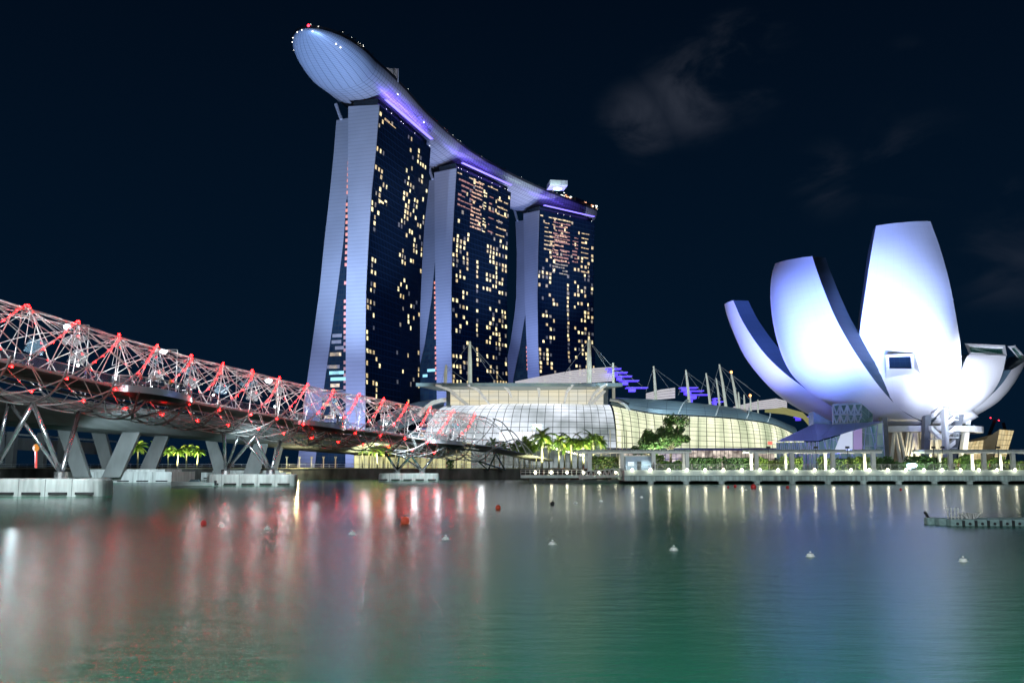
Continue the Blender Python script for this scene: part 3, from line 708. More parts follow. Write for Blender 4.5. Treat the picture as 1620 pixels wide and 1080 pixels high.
ub = MB(); a, b_, c, d = W(1318, 641, 233), W(1363, 638, 233), W(1381, 655, 236), W(1318, 671, 233)
PAVB = grid_mat('upper_lattice_glass', (.02, .04, .05), (.22, .28, .30), 4, 3, .06, .06, rough=.2, em=(.01, .04, .05), em2=(.05, .10, .10), es=.7, cell=.5)
ub.add([d, W(1363, 671, 233), b_, a], [(0, 1, 2, 3)], [(0, 0), (1, 0), (1, 1), (0, 1)]); ub.add([W(1363, 671, 233), W(1381, 670, 238), c, b_], [(0, 1, 2, 3)], [(0, 0), (.4, 0), (.4, 1), (0, 1)])
ub.build('upper_box', PAVB, pav)
lt = MB()
for k in range(4):
    x0, x1 = 1318 + k * 11.3, 1318 + (k + 1) * 11.3
    for (ya, yb) in ((640, 655), (655, 670)):
        lt.tube([W(x0, ya, 232.7), W((x0 + x1) / 2, yb, 232.7)], .2, 4); lt.tube([W((x0 + x1) / 2, yb, 232.7), W(x1, ya, 232.7)], .2, 4)
    lt.tube([W(x0, 640, 232.7), W(x0, 671, 232.7)], .25, 4)
for y in (640, 655, 670): lt.tube([W(1318, y, 232.7), W(1363, y - (2 if y == 640 else 0), 232.7)], .25, 4)
lt.build('lattice', mat('lattice_steel', (.34, .40, .41), .4, .2), pav)
sb = MB(); sb.prism([W(1287, 651, 236), W(1318, 668, 236), W(1318, 673, 236), W(1287, 673, 236)], (0, 4, 0)); sb.build('side_box', mat('pale_blue_glass', (.16, .24, .28), .25), pav)

# ------------------------------------------------------------------ shopping arcade with curved glass front
mall = empty('shopping_arcade', W(860, 730, 300), 'long low shopping arcade with curved gridded glass front lit from within', 'shopping arcade')
def barrel(sta, n=30, m=14):
    """stations (u: bottom px,py,Y ; top px,py,Y): walls stand upright at the foot and curl back to the top"""
    bot = [V(s[0:3]) for s in sta]; top = [V(s[3:6]) for s in sta]; rows = []
    for i in range(n):
        k = (len(sta) - 1) * i / (n - 1); b = crom(bot, k); t = crom(top, k); b, t = W(*b), W(*t); row = []
        for j in range(m):
            a = pi / 2 * j / (m - 1); p = b.lerp(t, 1 - cos(a)); p.z = b.z + (t.z - b.z) * sin(a); row.append(p)
        rows.append(row)
    return rows
GW = grid_mat('white_lit_glass', (.03, .03, .03), (.03, .033, .036), 24, 12, .065, .08, rough=.18, em=(.84, .90, 1), em2=(.15, .18, .18), es=1.2, cell=.12, bandu=4, seed=3, soft=2.0)
GY = grid_mat('yellow_lit_glass', (.03, .03, .03), (.03, .033, .03), 26, 12, .075, .085, rough=.18, em=(1, 1, .70), em2=(.30, .36, .22), es=1.2, cell=.15, bandu=17, seed=8, soft=.35)
b1 = barrel([(668, 712, 322, 716, 640, 330), (735, 716, 304, 770, 638.5, 318), (820, 718, 297, 830, 638, 312), (900, 718, 295, 900, 638.5, 311), (975, 720, 297, 962, 640, 313)], 40)
mb = MB(); mb.grid(b1); mb.build('curved_glass', GW, mall)
b2 = barrel([(976, 722, 297.2, 966, 641.2, 313), (1040, 722, 299, 1035, 655, 314), (1110, 723, 303, 1110, 659, 318), (1180, 724, 311, 1172, 664, 325), (1230, 724, 320, 1222, 672, 333), (1278, 724, 330, 1262, 690, 338)], 44)
mb = MB(); mb.grid(b2); mb.build('curved_glass', GY, mall)
ROOFM = grid_mat('slatted_metal_roof', (.28, .37, .41), (.15, .20, .23), 12, 9, .03, .16, rough=.35, metal=.3)
rt = []
edge = [(966, 641, 313, 972, 630, 322), (1035, 654.5, 313.5, 1040, 633, 326), (1110, 658.5, 317.5, 1105, 639, 330), (1172, 663.5, 324.5, 1160, 646, 335), (1222, 671.5, 332.5, 1210, 658, 340), (1262, 689, 337.5, 1255, 676, 344)]
for i in range(31):
    k = 5 * i / 30; b = crom([V(s[0:3]) for s in edge], k); t = crom([V(s[3:6]) for s in edge], k); b, t = W(*b), W(*t)
    rt.append([V((lerp(b.x, t.x, 1 - cos(pi / 2 * j / 6)), lerp(b.y, t.y, 1 - cos(pi / 2 * j / 6)), lerp(b.z, t.z, sin(pi / 2 * j / 6)) + .25)) for j in range(7)])
mb = MB(); mb.grid(rt); mb.build('metal_roof', ROOFM, mall)
ar = MB(); ar.tube([W(*p) for p in ((965, 632, 312), (978, 634, 311.5), (990, 641, 311), (1000, 655, 310.5))], .55, 6); ar.build('roof_rib', WSTEEL, mall)
for k, (x0, x1) in enumerate(((1102, 1122), (1150, 1180), (1190, 1222), (1060, 1072))):
    rr = rt[int(len(rt) * (x0 - 966) / 300)]; ar = MB(); ar.tube([p + V((.6 * j, 0, .3)) for j, p in enumerate(rr)], .22, 5); ar.build('roof_rib', WSTEEL, mall)
# upper gallery: cream glass wall under a broad flat canopy
GC = grid_mat('cream_lit_glass', (.03, .03, .03), (.10, .10, .09), 16, 4, .04, .05, rough=.2, em=(.66, .58, .38), em2=(.52, .52, .46), es=1.05, cell=.12, bandu=4, seed=5)
mb = MB(); mb.grid([[W(x, 641, 314), W(x, 613, 314)] for x in (712, 773, 835, 900, 955)]); mb.build('gallery_glass', GC, mall)
cn = MB(); z0 = W(820, 605, 300).z
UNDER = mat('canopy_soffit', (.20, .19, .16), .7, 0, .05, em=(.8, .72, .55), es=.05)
xs = [(658, 306), (700, 301), (820, 297), (940, 301), (985, 306)]
top = []
for x, Y in xs:
    p = W(x, 605.5, Y); top.append(p)
for i in range(len(xs) - 1):
    a, b_ = top[i], top[i + 1]
    a2, b2_ = a + V((6 if i == 0 else 0, 20, .0)), b_ + V((-6 if i == len(xs) - 2 else 0, 20, 0))
    cn.add([a, b_, b2_, a2, a - V((0, -.2, 1.1)), b_ - V((0, -.2, 1.1)), b2_ - V((0, 0, 1.1)), a2 - V((0, 0, 1.1))], [(0, 1, 2, 3), (0, 4, 5, 1), (7, 6, 5, 4), (3, 2, 6, 7), (0, 3, 7, 4), (1, 5, 6, 2)])
cn.build('canopy', mat('canopy_metal', (.32, .40, .41), .4, .2, .1), mall)
so_ = MB(); so_.add([W(704, 606.5, 301.5) - V((0, 0, .5)), W(820, 607, 297.5) - V((0, 0, .6)), W(948, 606.5, 301.5) - V((0, 0, .5)), W(955, 615, 314), W(712, 615, 314)], [(0, 1, 2, 3, 4)]); so_.build('soffit', UNDER, mall)
for (x0, y0, x1, y1, x2, y2) in ((741, 609, 757, 617, 775, 640), (796, 609, 805, 618, 809, 628), (850, 606, 852.5, 616, 853, 627), (906, 609, 897, 619, 892, 640), (960, 608, 940, 622, 930, 640), (690, 609, 712, 617, 730, 632)):
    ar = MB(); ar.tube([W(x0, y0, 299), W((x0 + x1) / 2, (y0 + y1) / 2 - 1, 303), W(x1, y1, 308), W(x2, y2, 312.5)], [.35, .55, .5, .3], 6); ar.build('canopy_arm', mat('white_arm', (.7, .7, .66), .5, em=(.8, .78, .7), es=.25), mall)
for (x0, y0, x1, y1) in ((714, 622, 738, 640), (955, 618, 932, 640)):
    ar = MB()
    for d in (0, 3): ar.tube([W(x0 + d, y0, 312.5), W(x1 + d, y1, 312.5)], .35, 5)
    for k in range(7): ar.tube([W(lerp(x0, x1, k / 6), lerp(y0, y1, k / 6), 312.4), W(lerp(x0, x1, k / 6) + 3, lerp(y0, y1, k / 6), 312.4)], .2, 4)
    ar.build('gallery_stair', mat('white_arm', (.7, .7, .66)), mall)
mb = MB(); mb.prism([W(712, 614, 313), W(706, 614, 313), W(706, 642, 313), W(712, 642, 313)], (0, 6, 0)); mb.build('end_pier', mat('gallery_pier', (.12, .15, .16), .5), mall)
mb = MB(); mb.prism([W(955, 614, 313), W(962, 614, 313), W(962, 642, 313), W(955, 642, 313)], (0, 6, 0)); mb.build('end_pier', mat('gallery_pier', (.12, .15, .16), .5), mall)
wp = MB(); wp.prism([W(790, 683, 295.8), W(846, 683, 295.8), W(846, 697, 295.8), W(790, 697, 295.8)], (0, .4, 0)); wp.build('lit_sign_board', emat('white_sign_board', (.92, .95, 1), 1.1), mall)
# left wing behind the footbridge
wl = MB()
lw = [(560, 715, 330, 610, 668, 340), (610, 690, 330, 650, 641, 342), (660, 668, 328, 690, 632, 342), (700, 662, 326, 708, 634, 340)]
rowsl = []
for i in range(13):
    k = 3 * i / 12; b = W(*crom([V(s[0:3]) for s in lw], k)); t = W(*crom([V(s[3:6]) for s in lw], k))
    rowsl.append([V((lerp(b.x, t.x, 1 - cos(pi / 2 * j / 6)), lerp(b.y, t.y, 1 - cos(pi / 2 * j / 6)), lerp(b.z, t.z, sin(pi / 2 * j / 6)))) for j in range(7)])
wl.grid(rowsl); wl.build('side_roof', ROOFM, mall)
ar = MB(); ar.tube([W(*p) for p in ((662, 657, 326), (670, 648, 326), (684, 637, 326), (698, 633, 326), (708, 632, 326))], .8, 6); ar.build('roof_rib', mat('white_arm', (.7, .7, .66)), mall)
SHOP = grid_mat('lit_shop_glass', (.05, .05, .04), (.08, .08, .06), 22, 2, .09, .06, rough=.25, em=(.95, .9, .42), em2=(.22, .22, .12), es=.95, cell=.35, bandu=9, seed=2)
mb = MB(); mb.grid([[down(W(x, 730, 292)), W(x, 699, 292)] for x in (560, 620, 690, 745)]); mb.build('shop_front', SHOP, mall)
SHOP2 = grid_mat('grey_shop_glass', (.04, .05, .05), (.09, .10, .10), 30, 3, .07, .06, rough=.25, em=(.30, .34, .32), em2=(.07, .10, .10), es=.6, cell=.3, bandu=7, seed=6)
mb = MB(); mb.grid([[down(W(x, 730, 291)), W(x, 708, 291)] for x in (745, 820, 900, 980)]); mb.build('shop_front', SHOP2, mall)
SHOP3 = grid_mat('shop_window_glass', (.04, .04, .04), (.06, .06, .06), 34, 2, .12, .08, rough=.25, em=(1, .86, .72), em2=(.12, .08, .07), es=1.0, cell=.5, bandu=26, seed=11, soft=4)
mb = MB(); mb.grid([[down(W(x, 730, 289)), W(x, 711, 289)] for x in (985, 1080, 1150, 1225)]); mb.build('shop_front', SHOP3, mall)
mb = MB(); mb.box(W(1100, 710.5, 288), (50, 6, .7)); mb.build('shop_awning', mat('awning_blue', (.10, .12, .26), .5), mall)
rd = MB(); rd.prism([W(1215, 698, 312), W(1222, 698, 312), W(1222, 703, 312), W(1215, 703, 312)], (0, .4, 0)); rd.build('red_sign', emat('red_sign', (1, .15, .08), .9), mall)

# roofs behind, with fins glowing violet at their ends
def layered_roof(name_label, pts, n, Y, dep, fins, zs=1):
    root = empty('layered_roof', W(pts[0][0], 640, Y), name_label, 'roof', 'layered roofs behind the arcade')
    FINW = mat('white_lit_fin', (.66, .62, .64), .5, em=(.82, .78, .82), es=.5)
    for k in range(n):
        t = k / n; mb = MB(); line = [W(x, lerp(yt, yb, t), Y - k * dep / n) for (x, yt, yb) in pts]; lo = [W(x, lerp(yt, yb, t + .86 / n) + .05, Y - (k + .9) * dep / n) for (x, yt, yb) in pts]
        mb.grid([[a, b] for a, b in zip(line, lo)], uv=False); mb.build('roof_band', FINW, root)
    for (x0, x1, y) in fins:
        p, q_ = W(x0, y, Y - dep * .6), W(x1, y + 1, Y - dep * .6); f = MB(); f.box((p + q_) / 2, (q_.x - p.x, 5, .35)); f.box(((p.x * .7 + q_.x * .3), p.y + 1, p.z - .9), ((q_.x - p.x) * .3, 3, 1.3)); f.build('violet_fin', emat('violet_fin_glow', (.085, .035, 1), .95), root)
    return root
layered_roof('broad white layered roof rising behind the arcade canopy, violet fins at its right end', [(815, 603, 606), (860, 594, 606), (905, 586, 606), (940, 582, 605), (972, 580, 603)], 7, 370, 16,
    [(958, 982, 583), (965, 992, 589), (972, 999, 595), (980, 1010, 602), (990, 1024, 613)])
layered_roof('small white stepped roof behind masts with stacked violet fins, right of the big layered roof', [(1022, 622, 632), (1045, 616, 632), (1068, 613, 630)], 4, 385, 12,
    [(1075, 1103, 613), (1078, 1112, 618), (1086, 1121, 624), (1092, 1100, 630), (1126, 1143, 635), (1128, 1138, 630)])
layered_roof('pale flat-topped roof lit from below, partly hidden by the left museum petal', [(1160, 643, 650), (1200, 634, 648), (1228, 630, 646), (1245, 634, 648)], 5, 400, 14, [(1258, 1277, 659)])
yr = MB(); yr.grid([[W(x, y0, 372), W(x, y1, 366)] for x, y0, y1 in ((1210, 648, 652), (1240, 644, 655), (1270, 652, 662), (1282, 664, 676))]); 
tag(yr.build('slatted_roof', mat('yellow_lit_roof', (.3, .28, .12), .6, em=(.55, .52, .2), es=.35)), 'yellow-lit slatted roof edge behind the right end of the arcade', 'roof')
for (frm, tg, wt) in (((60, 290, 40), (72, 326, 20), 26000), ((30, 290, 42), (45, 322, 20), 22000), ((95, 300, 36), (100, 335, 16), 22000), ((0, 280, 50), (5, 310, 29), 30000), ((-40, 290, 36), (-38, 335, 24), 22000)):
    spot('added_roof_fill', frm, tg, wt, (.62, .86, 1), 95, .8, .5)  # added fill standing in for ambient glow on the roofs, no fixtures
# masts and their stays
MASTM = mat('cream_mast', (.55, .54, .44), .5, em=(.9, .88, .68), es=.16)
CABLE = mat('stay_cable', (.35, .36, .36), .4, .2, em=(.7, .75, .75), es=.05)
masts = [(743, 540, 743.5, 605, 306, .75), (706, 577, 704, 606, 306, .6), (932, 537, 932, 604, 304, .85), (970, 574, 971, 630, 316, .55), (1034, 579, 1038, 633, 330, .55), (1085, 585, 1091, 635, 333, .55), (1117, 590, 1124, 637, 336, .5), (1133, 598, 1139, 639, 338, .4), (1138, 576, 1149, 640, 338, .55), (1157, 591, 1167, 641, 340, .55), (1168, 620, 1170, 641, 341, .4), (1177, 624, 1178, 643, 342, .35), (1187, 628, 1188, 645, 343, .35), (1199, 632, 1199, 647, 344, .3)]
words = ['tall cream mast before the middle tower', 'short pale mast at the left end of the canopy', 'tallest cream mast before the farthest tower', 'slim mast beside the violet fins of the big layered roof', 'white mast first right of the big layered roof', 'white mast before the second set of violet fins', 'white mast just right of the second violet fins', 'thin mast tucked left of the tallest mast by the museum', 'tallest leaning mast in the cluster near the museum', 'leaning mast with an orange lamp on its tip near the museum', 'short post right of the orange-tipped mast', 'second short post right of the orange-tipped mast', 'short post carrying a small orange lamp near the museum petal', 'smallest post beside the leftmost museum petal']
for k, (xt, yt, xb, yb, Y, r_) in enumerate(masts):
    t, b = W(xt, yt, Y), W(xb, yb, Y); m = empty('roof_mast', b, words[k], 'mast', 'masts on the arcade roof')
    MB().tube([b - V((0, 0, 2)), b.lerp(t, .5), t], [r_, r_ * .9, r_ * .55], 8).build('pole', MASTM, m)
    if yt < 600:
        for (dx, dy, w_) in ((38, 60, .06), (52, 60, .06), (-40, 55, .06), (24, 34, .05)) if k in (0, 2) else ((-12, 40, .07), (46, 36, .06), (28, 40, .06)):
            MB().tube([t - V((0, 0, .5)), W(xt + dx, yt + dy, Y + 4)], w_, 4).build('stay', CABLE, m)
    if k in (9, 12): MB().ball(t + V((0, 0, .6)), .5, 6, 4).build('lamp', emat('orange_tip_lamp', (1, .35, .1), 4), m)
# crystal-like pavilion at the far right
cr = empty('crystal_pavilion', W(1560, 725, 300), 'glowing crystal-shaped glass pavilion at the far right behind the pergola', 'pavilion')
GCR = grid_mat('amber_lit_glass', (.04, .04, .03), (.14, .12, .08), 5, 6, .08, .08, rough=.2, em=(1, .84, .48), em2=(.75, .55, .25), es=.75, cell=.3, bandu=4)
m = MB(); m.add([W(1572, 728, 300), W(1590, 728, 300), W(1604, 681, 305), W(1581, 679, 303)], [(0, 1, 2, 3)], [(0, 0), (1, 0), (1, 1), (0, 1)]); m.build('glass_face', GCR, cr)
m = MB(); m.add([W(1518, 728, 305), W(1552, 728, 302), W(1556, 696, 304), W(1530, 699, 307)], [(0, 1, 2, 3)], [(0, 0), (1, 0), (1, 1), (0, 1)]); m.build('glass_face', GCR, cr)
m = MB(); m.add([W(1556, 696, 304.5), W(1581, 679, 303.5), W(1570, 728, 300.5), W(1552, 728, 302.5), W(1530, 697, 312), W(1592, 681, 315)], [(0, 1, 2, 3), (0, 4, 5, 1)]); m.build('roof', mat('bronze_roof', (.14, .12, .08), .4, .3, em=(.5, .4, .2), es=.06), cr)
for k, (px, yt, yb, lean) in enumerate(((1560, 664, 700, 14), (1595, 668, 700, -8))):
    b = W(px, yb, 900); t = W(px + lean, yt, 900); c = empty('harbour_crane', b, ['distant dark harbour crane right of the museum', 'distant dark crane at the right edge of the skyline'][k], 'crane', 'cranes on the far skyline')
    MB().tube([V((b.x, b.y, GZ)), b, t], 1.6, 4).build('boom', mat('crane_steel', (.03, .04, .05), .6), c)
    for j in range(1): MB().ball(t + V((j * 9 - 4, 0, 2 + 5 * j)), .7, 6, 4).build('red_lamp', RLAMP, c)

# ================================================================== double-helix footbridge
PK = [(48, 490), (126, 514), (187, 533), (250, 550), (301, 565), (353, 577), (398, 588), (443, 600), (487, 610), (528, 619), (569, 625), (608, 632), (645, 640), (682, 646), (718, 651)]
def yk(k): return interp([-3, 0, 6, 12, 15], [81, 108, 160, 203, 223], k) if k > -3 else 81 + (k + 3) * 9
TOPS = [W(px, py, yk(k)) for k, (px, py) in enumerate(PK)]
RO, RI = 5.45, 4.7
def axis(k): return crom(TOPS, k) - V((0, 0, RO))
def frame(k):
    t = axis(k + .05) - axis(k - .05); t.z = 0; t.normalize(); return t, V((t.y, -t.x, 0))        # along, and towards the bay
def HP(k, th, r):                      # th: 90 top, 0 bay side, -90 bottom
    t, rt_ = frame(k); a = RAD(th); return axis(k) + rt_ * (r * cos(a)) + V((0, 0, r * sin(a)))
K0, K1 = -2.6, 15.4
bridge = empty('helix_footbridge', (axis(6).x, axis(6).y, 0), 'steel double-helix footbridge hung with red lights crossing the water', 'footbridge')
def strand(mm, sgn, r, rad, step=.1, off=0):
    pts = []; k = K0
    while k <= K1 + 1e-6: pts.append(HP(k, off + sgn * 60 * (k - mm), r)); k += step
    return pts
for j in range(6): MB().tube(strand(j, 1, RO, 0, .12, 90), .088, 6).build('outer_helix_tube', STEEL, bridge, smooth=True)
for j in range(5): MB().tube(strand(j * 1.2, -1, RI, 0, .14, 90), .062, 5).build('inner_helix_tube', STEEL, bridge, smooth=True)
DECK = -1.75                            # deck level relative to the axis
hw = 3.1
dk = MB(); ks = [K0 + (K1 + .4 - K0) * i / 90 for i in range(91)]
def dkp(k, x, z): t, r = frame(k); return axis(k) + r * x + V((0, 0, DECK + z))
dk.grid([[dkp(k, hw, 0), dkp(k, hw, -.28), dkp(k, -hw, -.28), dkp(k, -hw, 0), dkp(k, hw, 0)] for k in ks], uv=False)
dk.build('walkway', mat('walkway_deck', (.055, .055, .06), .6, .1, .2, 1), bridge)
for x in (hw + .55, -hw - .55): MB().tube([dkp(k, x, -.15) for k in ks], .16, 6).build('edge_tube', STEEL, bridge, smooth=True)
for x in (1.6, -1.6): MB().tube([dkp(k, x, -1.1) for k in ks], .14, 5).build('under_chord', DSTEEL, bridge)
for x in (hw + .25, -hw - .25):
    g = MB(); g.grid([[dkp(k, x, .05), dkp(k, x, 1.15)] for k in ks], uv=False); g.build('parapet_glass', GLASS, bridge)
    MB().tube([dkp(k, x, 1.2) for k in ks], .05, 5).build('handrail', STEEL, bridge)
rd = MB()
for m_ in range(-2, 16):
    h = MB(); h.tube([HP(m_, a, RO + .02) for a in range(-172, -7, 12)], .14, 6); h.tube([dkp(m_, hw + .6, -.2), dkp(m_, -hw - .6, -.2)], .13, 5)
    h.build('rib', DSTEEL, bridge)
    # slender rods from the crown and the hangers under the strand
    T_ = HP(m_, 90, RO)
    for dkk, th in ((1, 90), (1, 62), (1, 38), (-1, 62), (-1, 38), (1, 118), (-1, 118), (1, 142), (.5, 30), (-.5, 30), (.5, 150), (-.5, 150), (.5, 8), (.28, 12), (-.28, 12), (.2, 170), (-.3, 160), (1.5, 52), (-1.5, 52)):
        if K0 - 1 < m_ + dkk < K1 + .5: rd.tube([T_, HP(m_ + dkk, th, RI if abs(dkk) < 1 else RO)], .034 if abs(dkk) >= .5 else .045, 4, False)
    for f in (-.55, -.95, -1.35, -1.8, -2.25):
        k = m_ + f
        if k > K0: MB().tube([HP(k, 90 + 60 * f, RO), dkp(k - .18, hw + .5, 0)], .06, 4).build('hanger', STEEL, bridge)
    for f in (.5, 1.1, 1.7): rd.tube([HP(m_ + f, 90 + 60 * f, RO), dkp(m_ + f, -hw - .5, 0)], .05, 4, False)
    for (a, b_) in ((-60, -110), (-30, -75), (-140, -95), (-110, -60)): rd.tube([HP(m_, a, RO), HP(m_ + 1, b_, RI)], .055, 4, False)
    for (a, b_) in ((-20, -120), (-150, -50)): rd.tube([HP(m_ + .5, a, RI), HP(m_ + .5, b_, RO)], .05, 4, False)
tag(rd.build('tie_rod', STEEL, bridge), kind='stuff')
# canopy sheets between the helices
rnd = random.Random(21)
for m_ in range(-2, 15):
    for (a0, a1, f0, f1) in ((100, 132, .05, .48), (62, 92, .55, .95), (136, 160, .5, .9)):
        if rnd.random() < .45:
            g = MB(); g.grid([[HP(m_ + lerp(f0, f1, i / 4), lerp(a0, a1, j / 4), RI - .15) for j in range(5)] for i in range(5)], uv=False); g.build('canopy_sheet', CANOPY if rnd.random() < .6 else mat('perforated_canopy', (.20, .20, .21), .5, .3, .2, 2, alpha=.6), bridge)
# red lights on the strands
leds = []
for m_ in range(-1, 16):
    for a in [90 - 10 * i for i in range(10)] + [-27, -52]: leds.append((m_, a, 0))
    for a in (102, 121, 146, 165): leds.append((m_, a, 1))
leds = [(m_ + (a - 90) / 60, a, f) for m_, a, f in leds if K0 < m_ + (a - 90) / 60 < K1]
leds.sort(key=lambda q: (q[2], q[0]))
rest = MB()
led_me = None
for i, (k, a, f) in enumerate(leds):
    p = HP(k, a, RO + .22); r_ = .085 if a > -20 else .11
    if i < 100:
        o = MB().ball(p, r_, 7, 5).build('red_lamp', REDCORE if a < -20 else RED, bridge)
    else: rest.ball(p, r_ * 1.08, 6, 4)
tag(rest.build('red_lamp', RED, bridge), kind='stuff')
# viewing pods hung out over the bay
def pod(kc, half, outw):
    root = MB(); n = 20; rim = []; 
    for i in range(n + 1):
        a = pi * i / n; k = kc - half * cos(a) ; t, r = frame(k)
        base_ = hw - .2; x = base_ + outw * (sin(a) ** .8); rim.append(axis(k) + r * x + V((0, 0, DECK)))
    root.add([p + V((0, 0, .04)) for p in rim] + [p - V((0, 0, .35)) for p in rim], [tuple(range(n + 1)), tuple(range(2 * n + 1, n, -1))])
    p_ = root.build('viewing_pod', mat('pod_floor', (.10, .10, .11), .5, .2), bridge)
    f = MB(); f.grid([[q - V((0, 0, .75)), q - V((0, 0, .38)), q + V((0, 0, .1))] for q in rim], uv=False); f.build('polished_rim', mat('polished_rim', (.66, .72, .78), .22, .35, .1, .6), p_, smooth=True)
    c = sum(rim, V()) / len(rim)
    u = MB(); u.add([q - V((0, 0, .76)) for q in rim] + [c.lerp(q, .55) - V((0, 0, 1.3)) for q in rim], [(i, i + 1, n + 2 + i, n + 1 + i) for i in range(n)] + [tuple(n + 1 + i for i in range(n + 1))]); u.build('underside', DARK, p_)
    g = MB(); g.grid([[q + V((0, 0, .12)), q + V((0, 0, 1.25))] for q in rim], uv=False); g.build('parapet_glass', GLASS, p_)
    MB().tube([q + V((0, 0, 1.3)) for q in rim], .06, 5).build('handrail', STEEL, p_)
    po = MB()
    for q in rim[1:-1:2]: po.tube([q, q + V((0, 0, 1.3))], .035, 4)
    po.build('posts', STEEL, p_)
    for f_ in (.2, .8):
        i = int(n * f_); k = kc - half * cos(pi * f_); MB().tube([rim[i] - V((0, 0, .7)), HP(kc, -78, RO)], .15, 6).build('bracket', DSTEEL, p_)
    return rim
POD1 = pod(2.25, .92, 4.4); POD2 = pod(7.9, .85, 3.6); POD3 = pod(13.1, .75, 3.4)
# piers: tubular legs on white pile caps
BLEG = mat('polished_leg', (.50, .53, .55), .22, .85, .1, .6)
def pier(kc, px0, px1, ytop, ywl, dep, bpx):
    a = onz((px0 + px1) / 2, ywl, 0); l = onz(px0, ywl, 0); r = onz(px1, ywl, 0)
    c = V((a.x, a.y + dep / 2, 0)); wd = r.x - l.x; ht = W((px0 + px1) / 2, ytop, a.y).z
    cap = MB(); n = 6; prof = []
    rad = 1.9
    pl = []
    for (cx, cy, a0) in ((wd / 2 - rad, -dep / 2 + rad, -90), (wd / 2 - rad, dep / 2 - rad, 0), (-wd / 2 + rad, dep / 2 - rad, 90), (-wd / 2 + rad, -dep / 2 + rad, 180)):
        for i in range(6): b = RAD(a0 + 90 * i / 5); pl.append(V((cx + rad * cos(b), cy + rad * sin(b), 0)))
    rings = [(1, -1.2), (1, .25), (.995, ht * .7), (.985, ht * .9), (.965, ht)]
    rws = [[c + V((p.x * s, p.y * (s if s == 1 else 1 - (1 - s) * 1.6), z)) for s, z in rings] for p in pl + pl[:1]]
    cap.grid(rws, uv=False); cap.add([c + V((p.x * .965, p.y * .945, ht)) for p in pl], [tuple(range(len(pl)))])
    o = cap.build('pile_cap', PALEC, bridge)
    nb = max(3, int(wd / 2.6))
    js = MB(); 
    for i in range(1, nb): js.box(c + V((-wd / 2 + wd * i / nb, -dep / 2 - .012, ht * .5)), (.05, .03, ht * .98))
    js.build('joint', mat('joint_dark', (.10, .11, .11), .8), o)  # dark grey strips over the cap joints
    for i in range(nb):
        x = -wd / 2 + wd * (i + .5) / nb
        MB().box(c + V((x, -dep / 2 - .14, .34)), (wd / nb * .68, .26, .26)).build('fender', RUB, o)
    t, rr = frame(kc)
    for s in (-1, 1):
        b = W(bpx[0 if s < 0 else 1], 745, c.y); b.z = ht
        sh = MB(); sh.lathe((b.x, b.y, ht - .02), [(.75, 0), (.75, .75), (.6, .78)], 12); sh.build('leg_shoe', mat('shoe_steel', (.7, .7, .7), .25, .9), bridge)
        for (kk, th) in ((kc, -78), (kc + s, -84), (kc, -112)):
            tp = HP(kk, th, RO); MB().tube([V((b.x, b.y, ht + .5)) + (tp - b).normalized() * .2, tp], .28 if th != -112 else .22, 8).build('leg', BLEG, bridge, smooth=True)
    return c, ht
cap1 = pier(0, -56, 155, 757, 785, 5.5, (-11, 97)); cap2 = pier(6, 322, 463, 750, 768.5, 5.5, (357, 428)); cap3 = pier(12, 597, 693, 748.5, 761, 5.5, (628, 668))
# landing on the shore
t, rr = frame(K1)
for s in (-1, 1):
    for tp in (HP(15, -80, RO), HP(15.3, -40, RO)):
        b = axis(15.2) + t * 7 + rr * (2.5 * s); b.z = GZ; MB().tube([b, tp], .2, 6).build('leg', BLEG, bridge)
for (a0, z1) in ((60, 0), (20, 0), (100, 0), (-15, 0)):
    pts = [HP(K1, a0, RO)]
    e = axis(K1) + t * 12 + rr * (5.2 - a0 * .05); e.z = GZ + 4
    for i in range(1, 9):
        f = i / 8; p = pts[0].lerp(e, f); p.z += 2.2 * sin(pi * f); pts.append(p)
    MB().tube(pts, .15, 5).build('end_arch', STEEL, bridge)
rmp_ = MB(); e0, e1 = dkp(K1, hw, 0), dkp(K1, -hw, 0); d_ = t * 26 + V((0, 0, -(e0.z - GZ) * .55))
rmp_.prism([e0, e1, e1 + d_, e0 + d_], (0, 0, -.35)); rmp_.build('end_ramp', DSTEEL, bridge)
# lights of the walkway
for k in range(-2, 16):
    p = dkp(k + .5, -1.2, 2.2); point('walkway_light', p, 900, (.93, .97, 1), .5)
    if k % 2 == 0:
        pass
for k, x in ((1.1, -.5), (4.9, -1), (9.2, .5), (3.6, .3), (11.1, 0), (12.4, .4), (6.9, -.3)):
    o = MB().ball(dkp(k, x, 2.3), .16, 6, 4); o.build('white_lamp', WHITE_L, bridge)
for (c, ht) in (cap1, cap2, cap3):
    spot('assumed_pier_flood', (c.x + 6, c.y - 16, 11), (c.x, c.y, 0), 14000, (.80, .96, 1), 70, .7, 2)  # assumed floods for the lit pile caps, no fixtures built

